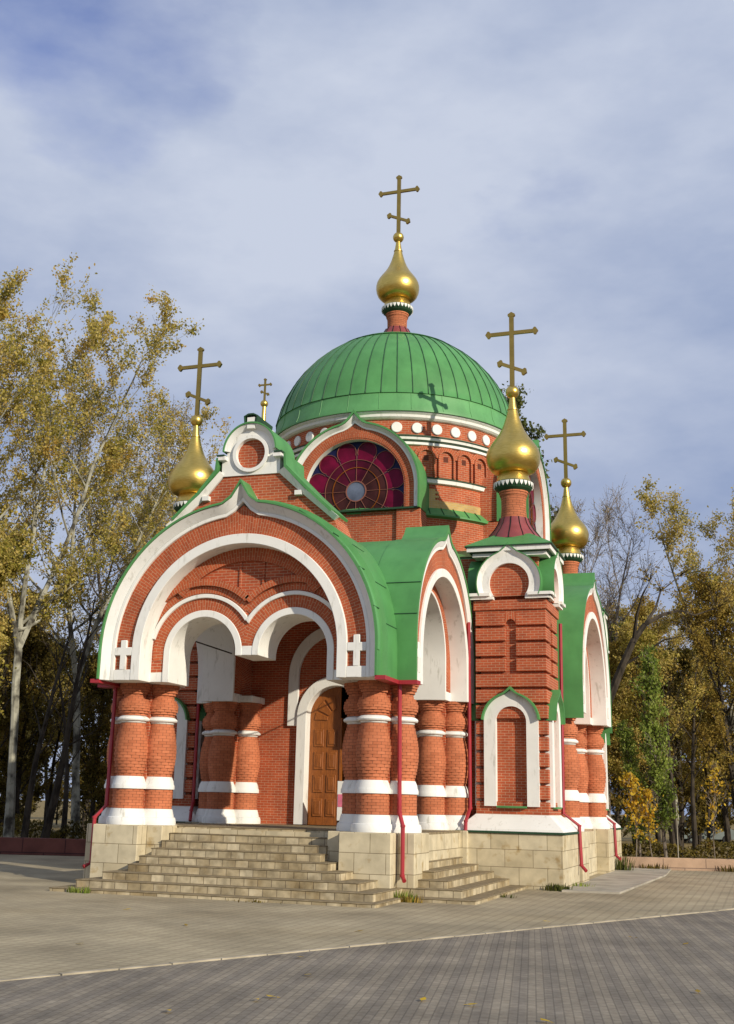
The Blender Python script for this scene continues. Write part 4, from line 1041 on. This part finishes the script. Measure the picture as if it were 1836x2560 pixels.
sapl2 = tree_meshes('tree', 101, 'leaf_yellow', 'bark_grey', 200, .16, H=4.2, r0=.03, crown0=.25, spread=.18, nprim=10, n2=4, n3=2, up=1.2, bend=.8, clump=.10)
yell = tree_meshes('tree', 107, 'leaf_autumn', 'bark_dark', 20000, .16, H=14, r0=.2, crown0=.3, spread=.34, nprim=22, n2=8, n3=6, bend=.4)
thin = tree_meshes('tree', 127, 'leaf_grey', 'bark_grey', 1400, .11, H=20, r0=.20, crown0=.3, spread=.16, nprim=26, n2=9, n3=6, up=1.5, bend=1.0)

# left of the chapel
plant_tree('birch_tree', birch, spot(75, 62), 'tall pale-barked tree with yellow leaves, biggest at the left edge', rz=.4, sc=1.0)
plant_tree('birch_tree', birch2, spot(-130, 60), 'pale-barked yellow tree cut off by the left edge of the photo', rz=2.1, sc=1.05)
plant_tree('birch_tree', birch2, spot(235, 69), 'yellow-leaved tree directly behind the front left gold dome', rz=4.0, sc=.98)
plant_tree('birch_tree', birch, spot(370, 80), 'pale yellow tree low behind the left edge of the porch roof', rz=1.2, sc=.80)
plant_tree('poplar_tree', greyt, spot(330, 76), 'sparse silvery tree left of the front left cross', rz=.5, sc=1.10)
plant_tree('poplar_tree', greyt, spot(475, 86), 'small silvery tree just behind the front left onion dome', rz=2.5, sc=.92)
plant_tree('poplar_tree', thin, spot(540, 82), 'nearly leafless thin tree between the left cross and the porch gable', rz=.5, sc=1.08)
plant_tree('yellow_tree', yell, spot(-95, 50), 'yellow tree with low leafy branch reaching in at the left edge', rz=1.0, sc=.88)
# right
plant_tree('bare_tree', bare, spot(1515, 72), 'bare grey tree with spreading twigs right of the rear gold dome', rz=.2, sc=.97)
plant_tree('brown_tree', brown2, spot(1850, 68), 'tall brownish yellow tree at the right edge', rz=.9, sc=.93)
plant_tree('brown_tree', brown2, spot(1690, 84), 'shorter brownish tree between the bare tree and the right edge', rz=2.6, sc=.70)
plant_tree('young_poplar', poplar, spot(1655, 57.5), 'young green poplar with narrow upright crown', rz=.3, sc=.80, sz=.97)
plant_tree('young_poplar', poplar, spot(1592, 58.5), 'small thin green poplar left of the taller green one', rz=1.9, sc=.62)
plant_tree('sapling', sapl, spot(1583, 55.6), 'yellow sapling nearest the chapel on the strip behind the wall', rz=.3, sc=.98)
plant_tree('sapling', sapl, spot(1622, 55.8), 'yellow sapling just right of the one nearest the chapel', rz=2.3, sc=.80)
plant_tree('sapling', sapl2, spot(1772, 55.6), 'sparse yellow sapling near the right edge', rz=.3, sc=1.0)
plant_tree('olive_tree', olive, spot(1378, 78), 'dense green tree showing behind the right side of the dome', rz=.7, sc=1.17)
# forked dark tree that leans to the right beside the chapel
def lp(u, v, dep):
    d = fwd+right*((u-PX)/F)-upv*((v-PY)/F); return CAM+d*dep
b = MB()
stem = [Vector(spot(1452, 61))]+[lp(u, v, dp) for u, v, dp in ((1468, 1960, 61), (1490, 1850, 61.1), (1522, 1752, 61.2), (1556, 1665, 61.3), (1585, 1600, 61.4), (1612, 1562, 61.6))]
b.tube(stem, [.30, .28, .26, .23, .20, .17, .14], 8, 0)
b.tube([stem[-1], lp(1660, 1535, 61.9), lp(1700, 1526, 62.2), lp(1738, 1538, 62.6), lp(1790, 1520, 63)], [.13, .10, .075, .05, .02], 6, 0)
b.tube([stem[-2], lp(1592, 1540, 61.2), lp(1606, 1490, 60.9), lp(1625, 1452, 60.6)], [.12, .085, .05, .015], 6, 0)
b.tube([stem[-1], lp(1640, 1520, 62.4), lp(1652, 1478, 63.2), lp(1700, 1440, 64)], [.09, .07, .045, .015], 5, 0)
b.tube([stem[4], lp(1600, 1640, 61.0), lp(1660, 1600, 60.4), lp(1730, 1585, 60)], [.08, .06, .04, .012], 5, 0)
R_ = random.Random(9); lv = []
for tips in ((1625, 1452, 60.6), (1700, 1440, 64), (1790, 1520, 63), (1730, 1585, 60), (1700, 1526, 62.2), (1652, 1478, 63.2)):
    p = lp(*tips)
    for k in range(9):
        e = p+Vector((R_.gauss(0, .8), R_.gauss(0, .8), R_.uniform(.2, 1.5))); b.tube([p, p.lerp(e, .5)+Vector((R_.gauss(0, .12), 0, R_.gauss(0, .12))), e], [.025, .016, .007], 3, 0)
        for _ in range(10): q = p.lerp(e, R_.random()); lv.append((q.x+R_.gauss(0, .18), q.y+R_.gauss(0, .18), q.z+R_.gauss(0, .15)))
bs = Vector(spot(1452, 61)); root = empty('leaning_tree', bs); tag(root, 'dark tree with leaning forked trunk right of the chapel', 'tree')
o = b.build('trunk', 'bark_dark', origin=bs); o.parent = root; o.location = (0, 0, 0)
o = bpy.data.objects.new('crown', leaf_mesh('crown', [tuple(Vector(p)-bs) for p in lv], .13, np.random.default_rng(4), 'leaf_brown')); col.objects.link(o); o.parent = root
# wood behind: individuals that read alike
rng = random.Random(77)
kinds = [dark1, brown, dark1, yell, dark1, brown]
def wood(us, dep, s0, s1, g, lab, ks=None):
    for i, u in enumerate(us):
        plant_tree('wood_tree', (ks or kinds)[i % len(ks or kinds)], spot(u+rng.uniform(-25, 25), dep+rng.uniform(-4, 4)), lab, rz=rng.uniform(0, 6.28), sc=rng.uniform(s0, s1), group=g)
wood([-80, 20, 110, 190, 270, 340, 420], 76, .62, .85, 'wood left of the chapel', 'brown undergrowth tree in the wood left of the chapel')
wood([-60, 30, 90, 160, 250, 350], 92, .72, .95, 'far wood left of the chapel', 'dim tree deep in the wood left of the chapel')
wood([1500, 1570, 1640, 1710, 1780, 1850], 70, .58, .80, 'wood right of the chapel', 'brown undergrowth tree in the wood right of the chapel', [yell, brown, yell, dark1])
wood([1470, 1540, 1610, 1680, 1750, 1830], 86, .85, 1.02, 'far wood right of the chapel', 'dim tree deep in the wood right of the chapel', [brown, yell, dark1])
wood(list(range(470, 1440, 85)), 84, .55, .68, 'wood behind the chapel', 'brown tree in the wood hidden behind the chapel', [dark1, brown])
wood(list(range(-60, 330, 48)), 102, .30, .42, 'bushes left of the chapel', 'low dark bush at the back of the wood left of the chapel', [dark1])
wood(list(range(1480, 1880, 46)), 98, .30, .42, 'bushes right of the chapel', 'low dark bush at the back of the wood right of the chapel', [dark1])

# bare dark trunks among the trees
for i, (u, dep, h, r_, ln, lab) in enumerate(((112, 62, 12, .20, .02, 'dark trunk just right of the big pale trunk'), (160, 63, 13, .24, .16, 'dark leaning trunk left of the porch'), (205, 66, 11, .17, .05, 'slim dark trunk near the porch corner'), (20, 66, 12, .2, -.04, 'dark trunk near the left edge'), (1725, 66, 10, .16, .03, 'dark trunk behind the sparse sapling'), (1690, 64, 9, .14, -.05, 'dark trunk right of the green poplar'))):
    limbs, tw = grow(200+i, h, r_, crown0=.35, spread=.25, nprim=12, n2=4, n3=2, lean=(ln, 0), up=.9)
    b = MB()
    for pts, rad, sd in limbs: b.tube(pts, rad, sd, 0, smooth=sd > 4)
    root = empty('dark_tree', spot(u, dep)); tag(root, lab, 'tree')
    o = b.build('trunk', 'bark_dark'); o.parent = root

# ------------------------------------------------------------------ hedges, a van and a post behind the trees
def hedge(lat0, lat1, dep, h, n, label, seed):
    R_ = random.Random(seed); o3 = Vector((*gp(dep, (lat0+lat1)/2), ZT)); pts = []; b = MB()
    for _ in range(n):
        lat = R_.uniform(lat0, lat1); hh = h*(.75+.25*sin(lat*1.7)+.15*sin(lat*4.1)); d = dep+R_.gauss(0, .45)
        g = gp(d, lat); pts.append((g[0]-o3.x, g[1]-o3.y, R_.random()**.8*hh))
    k = int((lat1-lat0)/.5)
    for i in range(k):
        g = gp(dep+R_.uniform(-.3, .3), lat0+(i+.5)*.5); b.tube([(g[0], g[1], 0), (g[0]+R_.gauss(0, .15), g[1]+R_.gauss(0, .15), h*.8)], [.02, .008], 3, 0)
    root = empty('hedge', o3); tag(root, label, 'hedge')
    o = bpy.data.objects.new('foliage', leaf_mesh('foliage', pts, .17, np.random.default_rng(seed), 'leaf_dark')); col.objects.link(o); o.parent = root
    o = b.build('stems', 'bark_dark', origin=o3); o.parent = root; o.location = (0, 0, 0)
hedge(-42, -7, 66, 1.25, 9000, 'low dark hedge behind the trunks left of the chapel', 301)
hedge(8, 46, 63, .95, 9000, 'low dark hedge behind the yellow saplings right of the chapel', 302)
# small parked van, side on
plain('van_paint', (0.10, 0.125, 0.118), 0.4, spec=0.5); plain('tyre', (0.015, 0.015, 0.016), 0.8); plain('lamp_glass', (0.7, 0.7, 0.62), 0.25)
vp = Vector((*at(1718, 96)[:2], ZT)); van = empty('parked_van', vp); van.rotation_euler = (0, 0, YAW+.1)
tag(van, 'pale grey van half hidden among the trunks behind the right hedge', 'van')
def vpart(b, name, mat, par=None):
    o = b.build(name, mat, bevel=.02); o.parent = par or van; return o
sd = lambda u, v, w: (u, -w, v)
b = MB(); b.prism(sd, [(-2.2, .35), (2.2, .35), (2.25, .95), (1.75, 1.15), (1.25, 1.95), (-2.1, 2.0), (-2.2, 1.8)], -.9, .9, 0); body = vpart(b, 'body', 'van_paint')
for u0_, u1_ in ((-1.9, -.9), (-.75, .25)):
    b = MB(); b.fbox(sd, u0_, u1_, 1.2, 1.75, .88, .915, 0); vpart(b, 'window', 'dark')
b = MB(); b.prism(sd, [(.38, 1.2), (1.55, 1.2), (1.15, 1.75), (.38, 1.75)], .88, .915, 0); vpart(b, 'window', 'dark')
for u_ in (-1.35, 1.4):
    for w_ in (-.95, .75):
        b = MB(); b.prism(sd, [(u_+.34*cos(t*pi/10), .34+.34*sin(t*pi/10)) for t in range(20)], w_, w_+.2, 0); tyre = vpart(b, 'wheel', 'tyre')
        b = MB(); b.prism(sd, [(u_+.18*cos(t*pi/8), .34+.18*sin(t*pi/8)) for t in range(16)], w_-.01, w_+.21, 0); vpart(b, 'rim', 'van_paint', tyre)
for w_ in (-.7, .5):
    b = MB(); b.box(2.2, 2.27, -w_-.2, -w_, .68, .88, 0); vpart(b, 'headlight', 'lamp_glass')
# pale post on the strip
pp = Vector(spot(1684, 60)); b = MB(); b.lathe(pp.x, pp.y, [(.03, ZT), (.03, ZT+2.6), (.042, ZT+2.62), (.042, ZT+2.70), (.015, ZT+2.74)], 10, 0)
o = b.build('post', 'apron', origin=pp); tag(o, 'thin grey post behind the wall right of the green poplar', 'post')
# ------------------------------------------------------------------ weeds at the plinth, leaves on the paving
def weed(x, y, n, h, sp, mat, label, seed, z=ZG):
    R_ = random.Random(seed); b = MB()
    for i in range(n):
        a = R_.uniform(0, 6.28); q = R_.random()**.7*sp; bx, by = x+cos(a)*q*1.6, y+sin(a)*q*.6; hh = h*R_.uniform(.3, .85); l_ = R_.uniform(.1, .45)*hh; wdt = R_.uniform(.012, .03)
        c, s_ = cos(a), sin(a)
        v = [(bx-s_*wdt, by+c*wdt, z), (bx+s_*wdt, by-c*wdt, z), (bx+c*l_*.5+s_*wdt*.8, by+s_*l_*.5-c*wdt*.8, z+hh*.6), (bx+c*l_*.5-s_*wdt*.8, by+s_*l_*.5+c*wdt*.8, z+hh*.6), (bx+c*l_, by+s_*l_, z+hh)]
        b.add(v, [(0, 1, 2, 3), (3, 2, 4)], 0)
    o = b.build('weed_tuft', mat, origin=(x, y, z)); tag(o, label, 'weed', 'weeds along the chapel base'); return o
weed(4.95, -15.55, 150, .40, .38, 'leaf_green', 'tallest weed tuft at the corner under the front red downpipe', 1)
weed(5.35, -15.75, 60, .28, .25, 'leaf_brown', 'dry weeds between the front and side steps', 2)
weed(-3.3, -18.15, 60, .24, .25, 'leaf_green', 'small green tuft at the left end of the bottom step', 3)
weed(7.15, -12.4, 40, .16, .3, 'leaf_olive', 'low weeds along the bottom side step', 4)
weed(8.15, -8.55, 110, .32, .30, 'leaf_olive', 'brownish weeds at the plinth corner of the right turret', 5)
weed(8.50, -6.6, 70, .26, .35, 'leaf_green', 'green weeds at the side of the right turret plinth', 6)
weed(8.55, 5.6, 110, .95, .35, 'leaf_olive', 'tall weed at the far right corner of the plinth', 7)
weed(1.9, -18.15, 30, .10, .6, 'leaf_dark', 'thin dark weeds along the bottom front step', 8)
def on_ground(u, v, z=ZG):
    d = fwd+right*((u-PX)/F)-upv*((v-PY)/F); t = (z-CAM.z)/d.z; q = CAM+d*t; return q
a_, b_ = on_ground(1592, 2150, .42), on_ground(1810, 2150, .42)
for i, (u, lab) in enumerate(((1620, 'dry weeds at the foot of the pinkish wall near the chapel'), (1815, 'dry weeds at the foot of the pinkish wall by the right edge'))):
    h = Vector((-sin(YAW), cos(YAW), 0)); q = Vector((CAM.x, CAM.y, 0))+h*53.9+r0*((u-PX)/F*53.9*1.0)
    weed(q.x, q.y, 90, .40, .5, 'leaf_dark', lab, 20+i)
leaf_base = None
spots = [(1180, 2515, 0), (1745, 2482, 1), (680, 2495, 0), (640, 2502, 0), (320, 2275, 0), (465, 2315, 1), (1365, 2305, 0), (770, 2440, 0), (1715, 2362, 1), (1365, 2556, 0), (750, 2395, 1), (200, 2362, 1), (1058, 2502, 0), (1580, 2345, 1), (420, 2530, 0), (900, 2330, 1)]
labs = 'fallen yellow leaf on the grey paving'
for i, (u, v, k) in enumerate(spots):
    q = on_ground(u, v); b = MB(); a = i*1.7; s_ = .075
    v8 = [(-1, 0, .05), (-.3, .55, .2), (.5, .5, .15), (1.1, 0, .35), (.5, -.5, .22), (-.3, -.55, .1)]
    b.add([(q.x+s_*(cos(a)*p-sin(a)*w), q.y+s_*(sin(a)*p+cos(a)*w), ZG+.012+s_*z_) for p, w, z_ in v8], [(0, 1, 2, 3, 4, 5)], 0)
    b.add([(q.x+s_*(cos(a)*p), q.y+s_*(sin(a)*p), ZG+.010) for p in (-1.6, -.9)]+[(q.x+s_*(cos(a)*-.9)+.006, q.y+s_*sin(a)*-.9, ZG+.02)], [(0, 1, 2)], 0)
    o = b.build('fallen_leaf', 'leaf_yellow' if k == 0 else 'leaf_brown', origin=(q.x, q.y, ZG))
    tag(o, 'yellow fallen leaf lying on the paving' if k == 0 else 'brown fallen leaf lying on the paving', 'leaf', 'yellow leaves on the paving' if k == 0 else 'brown leaves on the paving')
